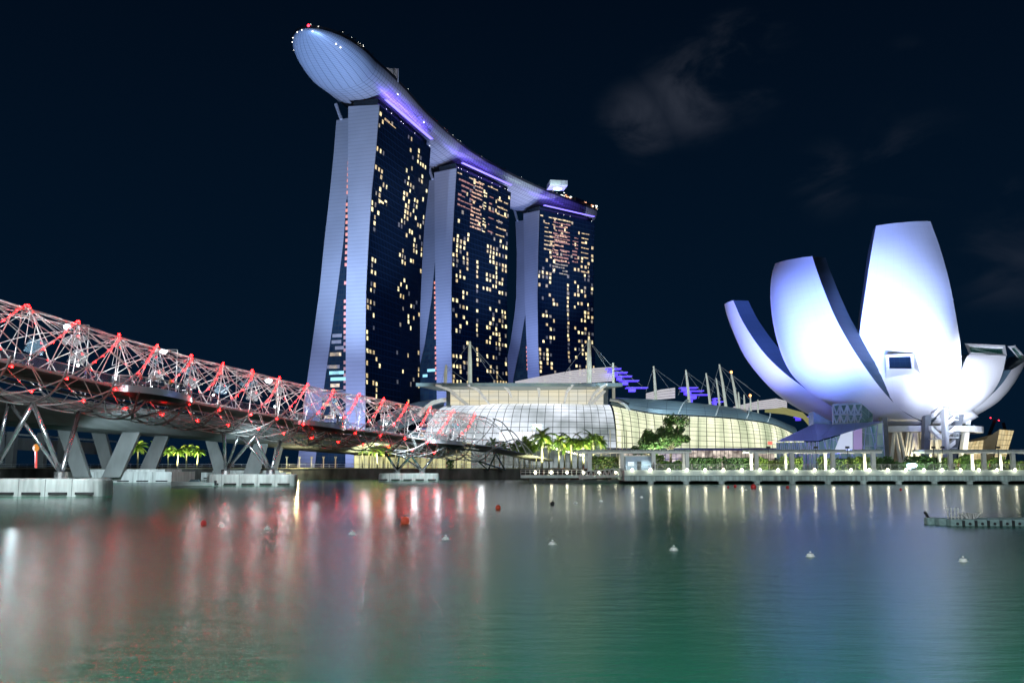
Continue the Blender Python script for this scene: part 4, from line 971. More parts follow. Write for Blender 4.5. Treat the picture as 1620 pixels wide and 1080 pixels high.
# ================================================================== concrete road bridge behind
VB = [V((-92, 70, 12.0)), V((-86, 110, 11.6)), V((-79, 150, 10.9)), V((-66.5, 190, 9.9)), V((-53, 217, 8.9)), V((-38, 246, 7.1)), V((-10, 300, 5.2))]
def vb(k): return crom(VB, k)
def vfr(k): t = vb(k + .02) - vb(k - .02); t.z = 0; t.normalize(); return t, V((-t.y, t.x, 0))
road = empty('road_bridge', (vb(3).x - 10, vb(3).y, 0), 'grey concrete road bridge on V-shaped piers running behind the helix footbridge', 'road bridge')
SOFF = mat('board_marked_concrete', (.14, .155, .155), .8, 0, .22, .12, bump=.2, stretch=(6, 1, 1))
sec = [(0, 3.1), (0, 2.3), (.4, 2.1), (7, 0), (19, 0), (25.6, 2.1), (26, 2.3), (26, 3.1)]
rr_ = []
for i in range(61):
    k = 6 * i / 60; t, l_ = vfr(k); rr_.append([vb(k) + l_ * x + V((0, 0, z)) for x, z in sec + sec[:1]])
g = MB(); g.grid(rr_, uv=False); g.build('girder', SOFF, road)
for x in (.25, 25.75):
    g = MB(); g.grid([[vb(k) + vfr(k)[1] * (x + d) + V((0, 0, z)) for d, z in ((-.18, 3.1), (-.18, 4.0), (.18, 4.0), (.18, 3.1))] for k in [6 * i / 60 for i in range(61)]], uv=False); g.build('parapet', CONC, road)
def vpier(legs_, capx, Yc, ytop, ywl, dep):
    for (x0, x1, yt, xb0, xb1, yb, Y) in legs_:
        a = [W(x0, yt, Y + 3), W(x1, yt, Y + 3), W(xb1, yb, Y), W(xb0, yb, Y)]
        a[0].z += 1.2; a[1].z += 1.2; a[2].z -= .8; a[3].z -= .8
        m = MB(); m.prism(a, (-.6, 2.6, 0)); m.build('pier_leg', CONC, road)
    l, r = onz(capx[0], ywl, 0), onz(capx[1], ywl, 0); ht = W((capx[0] + capx[1]) / 2, ytop, l.y).z
    c = V(((l.x + r.x) / 2, l.y + dep / 2, 0)); b = MB(); b.box(c + V((0, 0, (ht - 1) / 2)), (r.x - l.x, dep, ht + 1)); b.box(c + V((0, .6, ht + .25)), ((r.x - l.x) * .8, dep * .7, .5))
    o = b.build('pile_cap', PALEC, road); nb = 6
    for i in range(nb): MB().box(c + V(((r.x - l.x) * ((i + .5) / nb - .5), -dep / 2 - .12, .3)), ((r.x - l.x) / nb * .6, .22, .26)).build('fender', RUB, o)
    for i in range(1, nb): MB().box(c + V(((r.x - l.x) * (i / nb - .5), -dep / 2 - .01, ht * .5)), (.05, .024, ht * .95)).build('joint', mat('joint_dark', (.10, .11, .11), .8), o)
    return c, ht
vc1 = vpier([(84, 110, 672, 116, 142, 748, 188), (201, 228, 676, 161, 190, 748, 188), (140, 162, 679, 163, 182, 740, 203), (252, 273, 682, 216, 242, 746, 203)], (88, 271), 190, 746, 763, 14)
vc2 = vpier([(324, 341, 703, 340, 362, 746, 226), (404, 426, 703, 384, 410, 746, 226), (436, 450, 706, 428, 438, 742, 236)], (318, 452), 228, 747, 758, 8)
spot('assumed_pier_flood', (vc1[0].x + 14, vc1[0].y - 40, 8), (vc1[0].x - 2, vc1[0].y, 5), 48000, (.72, .92, 1), 50, .7, 2)  # assumed flood on the road piers, hung in air without a fixture
spot('assumed_pier_flood', (vc2[0].x + 12, vc2[0].y - 42, 7), (vc2[0].x, vc2[0].y, 5), 34000, (.72, .92, 1), 50, .7, 2)  # likewise assumed, without a fixture
point('quay_glow', (vb(4.6).x - 8, vb(4.6).y + 4, 4.5), 1200, (1, .85, .45), .3)
# street lamps on it
SL = [(141, 514, 107, 181), (281, 553, 259, 199), (375, 583, 357, 211), (441, 600, 425, 221)]
sw = ['tallest street lamp at the left, behind the second red peak of the footbridge', 'street lamp behind the fourth red peak of the footbridge', 'street lamp with a dark head behind the sixth red peak of the footbridge', 'street lamp behind the eighth red peak of the footbridge, farthest and smallest', 'assumed street lamp standing just past the left edge of the picture']
for i, (px, py, lx, Y) in enumerate(SL):
    t_ = W(px, py, Y); hd = W(lx, py + 0, Y - 1); o = empty('street_lamp', (t_.x, t_.y, 12), sw[i], 'street lamp', 'street lamps on the road bridge')
    MB().tube([(t_.x, t_.y, 11), t_.lerp(V((t_.x, t_.y, 11)), .5), t_], [.16, .13, .09], 6).build('post', STEEL, o)
    MB().tube([t_, hd], .07, 5).build('arm', STEEL, o); MB().box(hd + V((0, 0, -.05)), (1.2, .5, .18)).build('head', DARK, o)
    if i != 2:
        MB().ball(hd - V((0, 0, .35)), .68, 8, 5, (1.2, 1, .75)).build('bulb', WHITE_L, o)
        spot('street_light', hd - V((0, 0, 1.2)), hd - V((0, 0, 20)), 7000, (.86, .95, 1), 145, .5, .3)
for i, (x, Y, z) in enumerate(((-62, 62, 24), (-55, 30, 24), (-40, 4, 24), (-14, -14, 22), (24, -16, 22))):  # assumed lamps added to light the near water; posts stand in open water
    point('street_light', (x, Y, z), (16000, 12000, 14000, 34000, 46000)[i], (.9, .97, 1), .25)  # unseen assumed source, unlike the lamps on the road bridge
    o = empty('street_lamp', (x - 3, Y, 0), 'assumed street lamp standing in the water outside the picture, %s from the bridge' % ORD[i], 'street lamp', 'assumed street lamps out of view')
    MB().tube([(x - 3, Y, 0), (x - 3, Y, z + .8), (x, Y, z + .8)], .12, 5).build('post', STEEL, o); MB().ball((x, Y, z + .5), .3, 6, 4).build('bulb', WHITE_L, o)
for (tx, fx) in ((15, 20), (52, 40), (90, 50), (128, 60)):
    spot('added_front_flood', (fx, -14, 15), (tx, 175, 2), 260000, (.82, .97, 1), 20, 1, .5)  # added floods behind the camera to brighten the promenade, no fixtures built
# older girder bridge farther left
ob = empty('girder_bridge', W(20, 720, 285), 'older pale girder bridge on square columns seen under the road bridge at far left', 'road bridge')
g = MB(); a, b_ = W(-160, 678, 270), W(150, 700, 330); g.prism([a, b_, b_ - V((0, 0, 4.0)), a - V((0, 0, 4.0))], (-2, 14, 0)); g.build('girder', CONC, ob)
g = MB(); a, b_ = W(-160, 672, 268), W(150, 695, 328); g.prism([a, b_, b_ - V((0, 0, .5)), a - V((0, 0, .5))], (0, 18, 0)); g.build('deck_slab', PALEC, ob)
for px, Y in ((-20, 275), (2, 284), (52, 294), (86, 312)):
    p = W(px, 700, Y); MB().box((p.x, p.y + 6, (GZ + 11.5) / 2 + 1), (2.4, 2.4, 11.5 - GZ + 2)).build('column', CONC, ob)
point('old_bridge_glow', W(28, 712, 262), 7000, (.7, .9, 1), .3)
mk_ = empty('marker_post', W(57, 738, 262), 'red-lit marker post with an orange head under the bridges at far left', 'post')
p = W(57, 738, 262); MB().tube([(p.x, p.y, GZ), W(57, 714, 262)], .3, 6).build('post', emat('red_lit_post', (1, .08, .06), .9), mk_); MB().ball(W(57, 708, 262), .9, 8, 5, (1, 1, 1.2)).build('head', emat('orange_head', (1, .35, .03), .6), mk_)

# ================================================================== promenade on the right
PY = 175.0                              # front line of the deck over the water
x0 = W(988, 750, PY).x; x1 = 190.0
prom = empty('promenade_deck', ((x0 + x1) / 2, PY + 10, 0), 'pale concrete promenade deck on piles along the right-hand shore', 'promenade')
PDK = mat('promenade_concrete', (.50, .58, .57), .7, 0, .14, .5, bump=.1, stretch=(1, 1, .3))
zt = 2.25
m = MB(); m.box(((x0 + x1) / 2, PY + 11, zt - .35), (x1 - x0, 22, .7)); m.build('deck_slab', PDK, prom)
m = MB(); m.box(((x0 + x1) / 2, PY + 12, 1.05), (x1 - x0, 22.6, .9)); m.build('edge_beam', mat('stained_beam', (.42, .50, .49), .8, 0, .4, .9, bump=.2, stretch=(2.5, 1, .15)), prom)
for i in range(15):
    x = x0 + 5 + i * 6.4 * 1.02
    m = MB(); m.lathe((x, PY + 1.6, 0), [(.55, -1.5), (.55, .42), (.9, .45), (.9, .62)], 10); m.build('pile', PDK, prom)
m = MB(); m.box(((x0 + x1) / 2, PY + .75, zt + .16), (x1 - x0, .5, .34)); m.build('kerb', PDK, prom)
rail = empty('deck_railing', ((x0 + x1) / 2, PY + 2.4, zt), 'thin steel railing along the promenade edge behind the globe lamps', 'railing')
m = MB(); n = int((x1 - x0) / 1.6)
for i in range(n + 1): m.tube([(x0 + i * 1.6, PY + 2.4, zt), (x0 + i * 1.6, PY + 2.4, zt + 1.3)], .03, 4)
tag(m.build('baluster', STEEL, rail), kind='stuff')
m = MB()
for z in (1.3, .95, .6, .3): m.tube([(x0, PY + 2.4, zt + z), (x1, PY + 2.4, zt + z)], .025 if z < 1.3 else .04, 4)
m.build('rails', STEEL, rail)
# globe lamps on the deck edge
def globe(i, loc, r, label, grp, kids=[]):
    if not kids:
        o = empty('globe_lamp', loc, label, 'lamp', grp)
        a = MB().tube([(loc[0], loc[1], loc[2]), (loc[0], loc[1], loc[2] + .28)], .06, 6).build('base', STEEL, o); b = MB().ball((loc[0], loc[1], loc[2] + .30 + r), r, 8, 6).build('bulb', BULB, o)
        kids += [o, a, b]; return o
    c = copy_one(kids[0], kids[1:], loc); c['label'] = label; return c
gx = W(1000, 747, PY).x; i = 0
while gx < 100:
    globe(i, (gx, PY - .32, zt - .2), .24, '%s globe lamp from the left on the edge of the right promenade' % ORD[i].capitalize(), 'globe lamps on the promenade edge')
    gx += 3.33; i += 1
# pergolas
SLAT = mat('pergola_slats', (.42, .50, .50), .5, 0, .08)
def pergola(pa, pb, cols, Y, label):
    xa, xb = W(pa, 714, Y).x, W(pb, 714, Y).x; zr = W(1200, 715, Y).z
    o = empty('pergola', ((xa + xb) / 2, Y + 3, GZ), label, 'pergola', 'pergolas on the promenade')
    for dy in (.3, 5.6): MB().box(((xa + xb) / 2, Y + dy, zr), (xb - xa, .22, .4)).build('roof_beam', WSTEEL, o)
    s = MB(); n = int((xb - xa) / .5)
    for k in range(n + 1): s.box((xa + .1 + k * (xb - xa - .2) / n, Y + 2.9, zr + .35), (.16, 6.6, .3), tilt=Matrix.Rotation(.25, 3, 'Y'))
    tag(s.build('slats', SLAT, o), kind='stuff')
    for px in cols:
        x = W(px, 720, Y).x; c = MB(); c.box((x, Y + .3, (GZ + zr - .2) / 2), (.72, .72, zr - .2 - GZ)); c.box((x, Y + .3, GZ + .2), (.9, .9, .4)); c.build('column', WSTEEL, o)
        c = MB(); c.box((x + .3, Y + 5.6, (GZ + zr - .2) / 2), (.5, .5, zr - .2 - GZ)); c.build('column', WSTEEL, o)
    nl = max(2, len(cols))
    for k in range(nl): spot('pergola_light', (lerp(xa, xb, (k + .5) / nl), Y + 2.5, zr - .3), (lerp(xa, xb, (k + .5) / nl), Y + 3.2, 0), 1000, (.92, 1, .85), 125, .5, .15)
pergola(914, 1094, (933, 984, 1034, 1087), 183, 'long white slatted pergola left of the tree-side kiosk, nearest the arcade')
pergola(1186, 1396, (1197, 1253, 1318, 1382), 183, 'white slatted pergola standing before the glass pavilion')
pergola(1464, 1700, (1504, 1557, 1603, 1650), 183, 'white slatted pergola at the right edge below the museum')
# hedges and planters
LEAFS = [mat('leaf_%s' % n, c, .55, 0, .3, 2) for n, c in (('deep', (.030, .075, .022)), ('mid', (.055, .13, .03)), ('lime', (.14, .22, .04)), ('olive', (.075, .10, .03)))]
def hedge(pa, pb, pyt, Y, dep, label, mix, nq=900, seed=1, name='hedge', cat='hedge', grp='hedges along the promenade'):
    rn = random.Random(seed); xa, xb = W(pa, 730, Y).x, W(pb, 730, Y).x; zt_ = W(pa, pyt, Y).z; mb = MB()
    for k in range(nq):
        x = rn.uniform(xa, xb); top = zt_ * (1 + .12 * noise.noise(V((x * .8, Y, seed)))) ; y = Y + rn.random() * dep
        z = GZ + (top - GZ) * rn.random() ** .6; mb.cur = mix[min(len(mix) - 1, int(rn.random() * len(mix) * .999))] if noise.noise(V((x * .5, z, seed * 3))) > -.25 else mix[0]
        leaf_quad(mb, V((x, y, z)), rn.uniform(.16, .38), rn)
    o = mb.build(name, LEAFS, at=((xa + xb) / 2, Y + dep / 2, GZ)); return tag(o, label, cat, grp)
hedge(1090, 1142, 724, 189, 2.5, 'dark clipped hedge mass left of the arcade shop windows', [0, 0, 1], 1500, 2)
hedge(1146, 1194, 724, 189, 2.5, 'second dark clipped hedge just left of the middle pergola', [0, 1, 0], 1400, 3)
hedge(1034, 1052, 720, 190, 2, 'small lime bush beside the lit kiosk', [1, 2, 2], 500, 4)
hedge(1052, 1088, 730, 190, 2, 'low green hedge under the left pergola by its last column', [1, 2, 1], 700, 5)
hedge(934, 982, 722, 190, 2.5, 'leafy warm-lit shrub border under the left pergola', [0, 1, 3], 1300, 6)
hedge(1200, 1216, 724, 190, 2, 'lime shrub right of the first column of the middle pergola', [1, 2, 2], 450, 7)
hedge(1216, 1238, 728, 191, 2, 'low yellow-flowering hedge between two lime shrubs', [3, 2, 2], 500, 8)
hedge(1238, 1272, 723, 190, 2, 'lime shrub around the second column of the middle pergola', [1, 2, 2], 900, 9)
hedge(1296, 1318, 724, 190, 2, 'lime shrub left of the third column of the middle pergola', [1, 2, 2], 550, 10)
hedge(1320, 1350, 725, 191, 2, 'shrub border right of the third column of the middle pergola', [1, 2, 3], 700, 11)
hedge(1350, 1378, 723, 190, 2, 'lime shrub left of the last column of the middle pergola', [1, 2, 2], 700, 12)
hedge(1386, 1416, 723, 189, 2.5, 'short clipped green hedge right of the middle pergola', [0, 1, 1], 900, 13)
hedge(1384, 1500, 731, 188, 1.5, 'long low clipped hedge between two pergolas', [0, 0, 1], 1700, 14)
hedge(1438, 1484, 722, 189.5, 2.5, 'tall clipped green hedge before the museum columns', [0, 1, 0], 1400, 15)
hedge(1484, 1502, 724, 190, 2, 'orange-flowering shrub left of the right pergola', [3, 2, 1], 500, 16)
hedge(1508, 1524, 725, 190, 2, 'small lime shrub right of the first right-pergola column', [2, 2, 1], 400, 17)
hedge(1524, 1538, 721, 189, 2, 'rounded dark green bush under the right pergola', [0, 1, 1], 600, 18)
hedge(1540, 1572, 728, 190, 2, 'low lime hedge between two right-pergola columns', [2, 1, 2], 700, 19)
hedge(1574, 1592, 723, 190, 2, 'bushy shrub before the crystal pavilion under the right pergola', [0, 1, 2], 600, 20)
hedge(1594, 1640, 729, 190, 2, 'low lime hedge at the right edge of the picture', [2, 1, 3], 800, 21)
for px, col in ((950, (1, .8, .45)), (1115, (1, .95, .8)), (1170, (1, .95, .8)), (1207, (1, .95, .6)), (1262, (1, .95, .6)), (1306, (1, .95, .6)), (1364, (1, .95, .6)), (1450, (.85, 1, .8)), (1512, (1, .95, .6)), (1556, (1, .95, .6)), (1600, (1, .9, .6))):
    p = W(px, 738, 187); spot('planter_light', (p.x, p.y - 1.5, GZ + .3), (p.x, p.y + 3, GZ + 2.2), 1700, col, 120, .6, .12)
# kiosk
kx0, kx1 = W(990, 730, 188).x, W(1031, 730, 188).x; kz = W(1010, 722, 188).z
ki = empty('glass_kiosk', ((kx0 + kx1) / 2, 190, GZ), 'small blue-white lit box kiosk under the left pergola', 'kiosk')
m = MB(); m.box(((kx0 + kx1) / 2, 190, (GZ + kz) / 2), (kx1 - kx0, 3.5, kz - GZ)); m.build('wall', mat('kiosk_wall', (.22, .30, .40), .4, em=(.55, .75, 1), es=.06), ki)
m = MB(); m.box(((kx0 + kx1) / 2, 190, kz + .12), (kx1 - kx0 + .6, 4.1, .24)); m.build('roof', WSTEEL, ki)
m = MB(); m.box(((kx0 + kx1) / 2 + .1, 188.2, GZ + 1.0), (.8, .1, 1.8)); m.build('door', DARK, ki)
m = MB(); m.box(((kx0 + kx1) / 2 - 1.5, 188.22, GZ + 1.4), (1.2, .08, .8)); m.build('window', emat('kiosk_window', (.75, .9, 1), .8), ki)
# jetty and gangway on the left of the promenade
jx0, jx1 = W(832, 750, 186).x, W(992, 750, 182).x
je = empty('jetty', ((jx0 + jx1) / 2, 187, 0), 'low landing jetty with globe lamps left of the promenade deck', 'jetty')
m = MB(); m.box(((jx0 + jx1) / 2 - 1, 188, 1.25), (jx1 - jx0, 5, .5)); m.build('deck_slab', PDK, je)
m = MB(); m.box(((jx0 + jx1) / 2 + 1, 185.6, .35), (jx1 - jx0 - 1, 3, .5)); m.build('float', mat('dark_float', (.05, .06, .06), .7), je)
m = MB()
for z in (1.05, .6): m.tube([(jx0 - 1, 185.6, 1.5 + z), (jx1 - 8, 185.6, 1.5 + z)], .035, 4)
for k in range(14): m.tube([(jx0 - 1 + k * .9, 185.6, 1.5), (jx0 - 1 + k * .9, 185.6, 2.55)], .03, 4)
m.build('rail', STEEL, je)
for k in range(8): MB().tube([(jx0 + 1 + k * 2.5, 189, -1), (jx0 + 1 + k * 2.5, 189, 1.0)], .3, 8).build('pile', CONC, je)
for k, px in enumerate((847, 872, 897, 923, 948, 974)):
    p = W(px, 747, 185.7); globe(0, (p.x, 185.7, 1.5), .24, '%s globe lamp from the left on the low jetty' % ORD[k].capitalize(), 'globe lamps on the jetty')
gw = empty('gangway', W(955, 755, 181), 'white truss gangway sloping from the jetty to the promenade', 'gangway')
a, b_ = W(917, 757, 181), W(991, 752, 179); ht = 1.35
for dy in (0, 1.6):
    m = MB(); o_ = V((0, dy, 0)); u = V((0, 0, ht)); m.tube([a + o_, b_ + o_], .09, 5); m.tube([a + o_ + u + V((.8, 0, 0)), b_ + o_ + u], .09, 5)
    for k in range(10):
        p, q_, r_ = a.lerp(b_, k / 10) + o_, a.lerp(b_, (k + .5) / 10) + o_ + u, a.lerp(b_, (k + 1) / 10) + o_; m.tube([p, q_], .06, 4); m.tube([q_, r_], .06, 4)
    m.build('truss', WSTEEL, gw)
m = MB(); m.prism([a, b_, b_ + V((0, 1.6, 0)), a + V((0, 1.6, 0))], (0, 0, -.1)); m.build('walkway', PDK, gw)
# ================================================================== palms and trees
TRK = mat('palm_trunk', (.30, .29, .21), .8, 0, .2, 2, stretch=(1, 1, 5)); FROND = [mat('frond_%s' % n, c, .5, 0, .25, 1) for n, c in (('green', (.09, .18, .03)), ('lime', (.18, .26, .045)))]
def palm_proto(h, seed, nf=24, fl=2.9):
    rn = random.Random(seed); o = empty('palm_tree', (0, 0, 0), '', 'palm tree')
    t = MB(); bx, by = rn.uniform(-.3, .3), rn.uniform(-.2, .2)
    t.tube([(0, 0, 0), (bx * .3, by * .3, h * .3), (bx * .7, by * .7, h * .7), (bx, by, h), (bx, by, h + .9)], [.26, .22, .19, .15, .12], 7); a = t.build('trunk', TRK, o, smooth=True)
    c = MB()
    for i in range(nf):
        az = 2 * pi * i / nf + rn.uniform(-.2, .2); el = rn.uniform(-.35, 1.25); L_ = fl * rn.uniform(.8, 1.1); pts = []; p = V((bx, by, h + .8)); d = V((cos(az) * cos(el), sin(az) * cos(el), sin(el)))
        for k in range(9):
            pts.append(p.copy()); p += d * (L_ / 8); d.z -= .20; d.normalize()
        side = V((-sin(az), cos(az), 0)); c.cur = 0 if rn.random() < .55 else 1
        for k in range(1, 9):
            w_ = .74 * sin(pi * min(.95, (k + .6) / 9.5)) * rn.uniform(.8, 1.1); ax = (pts[k] - pts[k - 1])
            for s in (-1, 1):
                for q in (.15, .6):
                    b0 = pts[k - 1] + ax * q; e = b0 + side * s * w_ + ax * .75 + V((0, 0, -.42 * w_ - .05)); c.add([b0, b0 + ax * .62, e], [(0, 1, 2)])
    b = c.build('crown', FROND, o); return o, a, b
PP = [palm_proto(h, s) for h, s in ((5.6, 1), (6.4, 2), (4.8, 3))]
palms = []
for px, ctop, Y, sc in ((768, 700, 247, 0), (782, 694, 246, 0), (790, 704, 243, 0), (797, 698, 244, 0), (812, 697, 247, 0), (822, 702, 243, 0), (830, 690, 247, 0), (838, 696, 245, 0), (848, 700, 242, 0), (857, 676, 241, 0), (869, 694, 247, 0), (884, 688, 243, 0), (893, 697, 247, 0), (904, 684, 245, 0), (914, 694, 247, 0), (923, 686, 242, 0), (932, 692, 248, 0), (940, 682, 244, 0), (952, 690, 247, 0)):
    palms.append((px, ctop, Y, 'in the lit row before the arcade'))
rowb = [(574, 703, 256), (584, 700, 258), (597, 703, 255), (606, 706, 260), (614, 704, 258)]
rowc = [(218, 697, 262), (248, 700, 262), (266, 708, 262), (281, 705, 258), (295, 703, 262), (312, 706, 258)]
cnt = {}
for (px, ctop, Y, where) in palms + [(a, b, c, 'near the footbridge landing') for a, b, c in rowb] + [(a, b, c, 'seen under the road bridge') for a, b, c in rowc]:
    k = cnt.get(where, 0); cnt[where] = k + 1
    ht = W(px, ctop, Y).z - GZ; pr = PP[(k * 7 + px) % 3]; base = W(px, 735, Y); s = ht / ({0: 7.9, 1: 8.7, 2: 7.1}[PP.index(pr)])
    c = copy_one(pr[0], pr[1:], (base.x, Y, GZ), random.uniform(0, 6.2), s)
    c['label'] = 'uplit palm tree %s, %s from its left end' % (where, ORD[k])
    c['group'] = 'palm trees ' + where
for pr in PP:
    for o in pr[::-1]: bpy.data.objects.remove(o, do_unlink=True)
for px, Y, pw in ((580, 252, 520), (605, 254, 520), (272, 257, 560), (300, 257, 620), (235, 258, 420), (790, 241, 420), (818, 240, 420), (845, 238, 420), (872, 239, 480), (900, 240, 480), (928, 239, 520), (950, 241, 420)):
    p = W(px, 735, Y); spot('palm_uplight', (p.x + .6, p.y - 1.6, GZ + .3), (p.x, p.y + 1.2, GZ + 7), pw * 20, (1, .97, .50), 110, .5, .15)
# sloping string of white ramp lights behind the palms
rl_ = empty('ramp_rail', W(885, 705, 250), 'sloping handrail with a row of bright lights behind the palms', 'handrail')
MB().tube([W(846, 702, 250), W(925, 722, 250)], .12, 5).build('rail', WSTEEL, rl_)
for k in range(17): MB().ball(W(lerp(848, 923, k / 16), lerp(702, 721, k / 16) - .6, 249.8), .26, 6, 4).build('bulb', emat('ramp_bulb', (1, 1, .72), 4), rl_)
# slim white flag poles / columns behind the palms
pw = []
for k, (px, yt, Y, w_) in enumerate([(x, 707 + (x % 5), 262, .16) for x in (589, 608, 626, 645, 662, 675, 690, 706, 722, 735)] + [(x, 680, 262, .13) for x in (826, 842, 965, 975, 984, 991)] + [(x, 722, 243, .18) for x in (454, 474, 493, 512, 531)]):
    t_ = W(px, yt, Y); b = V((t_.x, t_.y, GZ)); fam = 0 if k < 10 else (1 if k < 16 else 2)
    o = empty('slim_column', b, ('slim pale column before the yellow shop front, %s from the left' % ORD[k] if fam == 0 else ('thin white flagpole before the arcade, %s from the left' % ORD[k - 10] if fam == 1 else 'pale flared column on the quay under the road bridge end, %s from the left' % ORD[k - 16])), ['column', 'flagpole', 'column'][fam], ['columns of the quay shelter', 'flagpoles before the arcade', 'columns under the road bridge end'][fam])
    if fam == 1: o.name = 'flagpole'
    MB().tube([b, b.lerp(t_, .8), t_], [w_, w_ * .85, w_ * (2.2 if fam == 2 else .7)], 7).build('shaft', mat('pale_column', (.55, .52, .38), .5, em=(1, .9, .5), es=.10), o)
    MB().lathe(b, [(w_ * 1.7, 0), (w_ * 1.7, .25), (w_, .3)], 7).build('foot', CONC, o)
qr = empty('quay_railing', W(640, 738, 241), 'low railing along the top of the left quay wall', 'railing')
m = MB()
for z in (1.0, .55): m.tube([(-140, 240.6, GZ + .4 + z), (7, 240.6, GZ + .4 + z)], .04, 4)
m.build('rails', STEEL, qr); m = MB()
for k in range(74): m.tube([(-140 + 2 * k, 240.6, GZ + .4), (-140 + 2 * k, 240.6, GZ + 1.4)], .035, 4)
m.build('posts', STEEL, qr)
# broad-leaved trees
def tree(px, pytop, pybase, Y, rad, label, seed, nl=2600, squash=.85, mix=(0, 1, 3, 1)):
    rn = random.Random(seed); b = W(px, pybase, Y); b.z = GZ; top = W(px, pytop, Y).z; o = empty('broadleaf_tree', b, label, 'tree', 'broad-leaved trees before the arcade')
    h = top - GZ; t = MB(); fork = b + V((.2, 0, h * .34)); t.tube([b, b + V((.1, 0, h * .18)), fork], [.38, .3, .24], 7); cl = []
    for i in range(14):
        a = 2 * pi * i / 14 + rn.uniform(-.3, .3); rr = rad * rn.uniform(.25, .85); e = b + V((cos(a) * rr, sin(a) * rr * .7, h * rn.uniform(.40, .86))); t.tube([fork, fork.lerp(e, .5) + V((0, 0, .4)), e], [.18, .11, .05], 5); cl.append((e, rad * rn.uniform(.20, .40)))
    cl.append((b + V((rad * .1, 0, h * .88)), rad * .36))
    t.build('trunk', mat('bark', (.10, .085, .06), .9, 0, .4, 3), o); c = MB()
    for (e, r_) in cl:
        for k in range(nl // len(cl)):
            d = V((rn.gauss(0, 1), rn.gauss(0, 1), rn.gauss(0, 1))).normalized() * r_ * rn.random() ** .45; d.z *= squash
            c.cur = mix[rn.randrange(len(mix))]; leaf_quad(c, e + d, rn.uniform(.16, .34), rn)
    c.build('crown', LEAFS, o)
spot('added_tree_light', W(1046, 738, 198), W(1046, 680, 204), 13000, (.9, 1, .7), 90, .6, .2); tree(1060, 652, 712, 205, 4.6, 'taller dark round-crowned tree before the yellow arcade glass', 31, 7000)  # spot added to brighten the tree, no lamp stands there
tree(1023, 677, 714, 203, 3.2, 'shorter dark tree leaning left of the taller round-crowned one', 32, 5000)
hedge(640, 650, 731, 241, 1, 'small round green bush growing over the quay wall', [0, 1], 160, 40, 'bush', 'bush', None) if False else None
o = hedge(706, 718, 728, 236.8, 1.2, 'small bush growing out of the top of the quay wall', [0, 1, 1], 220, 41, 'bush', 'bush', 'bushes on the quay wall')
# ================================================================== on the water
FLO = mat('white_buoy', (.75, .76, .74), .45, 0, .1)
# floating pontoon of plastic cubes
PON = mat('grey_plastic_float', (.24, .37, .37), .5, 0, .25, 4); pon = empty('floating_pontoon', (W(1560, 828, 62).x, 56.5, 0), 'floating pontoon of grey-green plastic cubes at the right edge', 'pontoon')
px0, px1 = onz(1478, 831.5, 0), onz(1700, 835, 0)
zc = .36; cs = .72; yf = px0.y
lo = onz(1478, 831.5, 0); far = onz(1461, 825, 0)
def cube(p, name='float_cube', s=cs * .93):
    m = MB(); h = s / 2; c_ = .1 * s
    pl = [(-h + c_, -h), (h - c_, -h), (h, -h + c_), (h, h - c_), (h - c_, h), (-h + c_, h), (-h, h - c_), (-h, -h + c_)]
    m.grid([[V((p.x + x * k, p.y + y * k, z)) for k, z in ((.9, -.25), (1, -.15), (1, zc - .06), (.93, zc))] for x, y in pl + pl[:1]], uv=False); m.add([V((p.x + x * .93, p.y + y * .93, zc)) for x, y in pl], [tuple(range(8))])
    return m.build(name, PON, pon)
kk = 0
for j in range(3):
    for i in range(10 - 0):
        p = V((lo.x + 1.0 + cs / 2 + i * cs - j * .35 + (0), lo.y + cs / 2 + j * cs * 1.05, 0))
        if i == 9 and j == 0: pass
        c_ = cube(p)
        if j == 0:
            MB().tube([(p.x, p.y - cs * .48, .12), (p.x, p.y - cs * .48 - .03, .12)], .09, 8).build('cap', DARK, c_); MB().box((p.x + cs / 2, p.y - cs * .40, .12), (.16, .16, .36)).build('lug', DARK, c_)
MB().tube([(far.x + .55, far.y, -.2), (far.x + .1, far.y, .62)], .09, 6).build('corner_post', DARK, pon)
# folded bird-deterrent rack and white sheet folds on the pontoon
rk = empty('bottle_rack', (W(1522, 818, 61).x, lo.y + .9, zc), 'rack of small white upright posts standing on the pontoon', 'rack')
for r_ in range(2):
    for k in range(4):
        x = W(1512 + k * 5.6, 818, lo.y).x + r_ * .03; y = lo.y + .55 + r_ * .5; z = zc; h = .34 if r_ == 0 else .62
        m = MB(); m.lathe((x, y, z), [(.035, 0), (.035, h * .7), (.055, h * .8), (.055, h), (.02, h + .02)], 7); m.build('post', FLO, rk)
    MB().tube([(W(1511, 818, lo.y).x, lo.y + .55 + r_ * .5, zc + .1), (W(1532, 818, lo.y).x, lo.y + .55 + r_ * .5, zc + .1)], .02, 4).build('bar', FLO, rk)
fo = empty('folded_floats', (W(1548, 820, 61).x, lo.y + .9, zc), 'heap of folded white slats lying beside the post rack on the pontoon', 'slats')
for k in range(7):
    x = W(1534 + k * 3.4, 820, lo.y).x; MB().box((x, lo.y + .8 + .05 * (k % 2), zc + .17), (.05, .5, .34), tilt=Matrix.Rotation((-.75, -.5, -.15, .0, -.1, .5, .8)[k], 3, 'Y')).build('slat', FLO, fo)
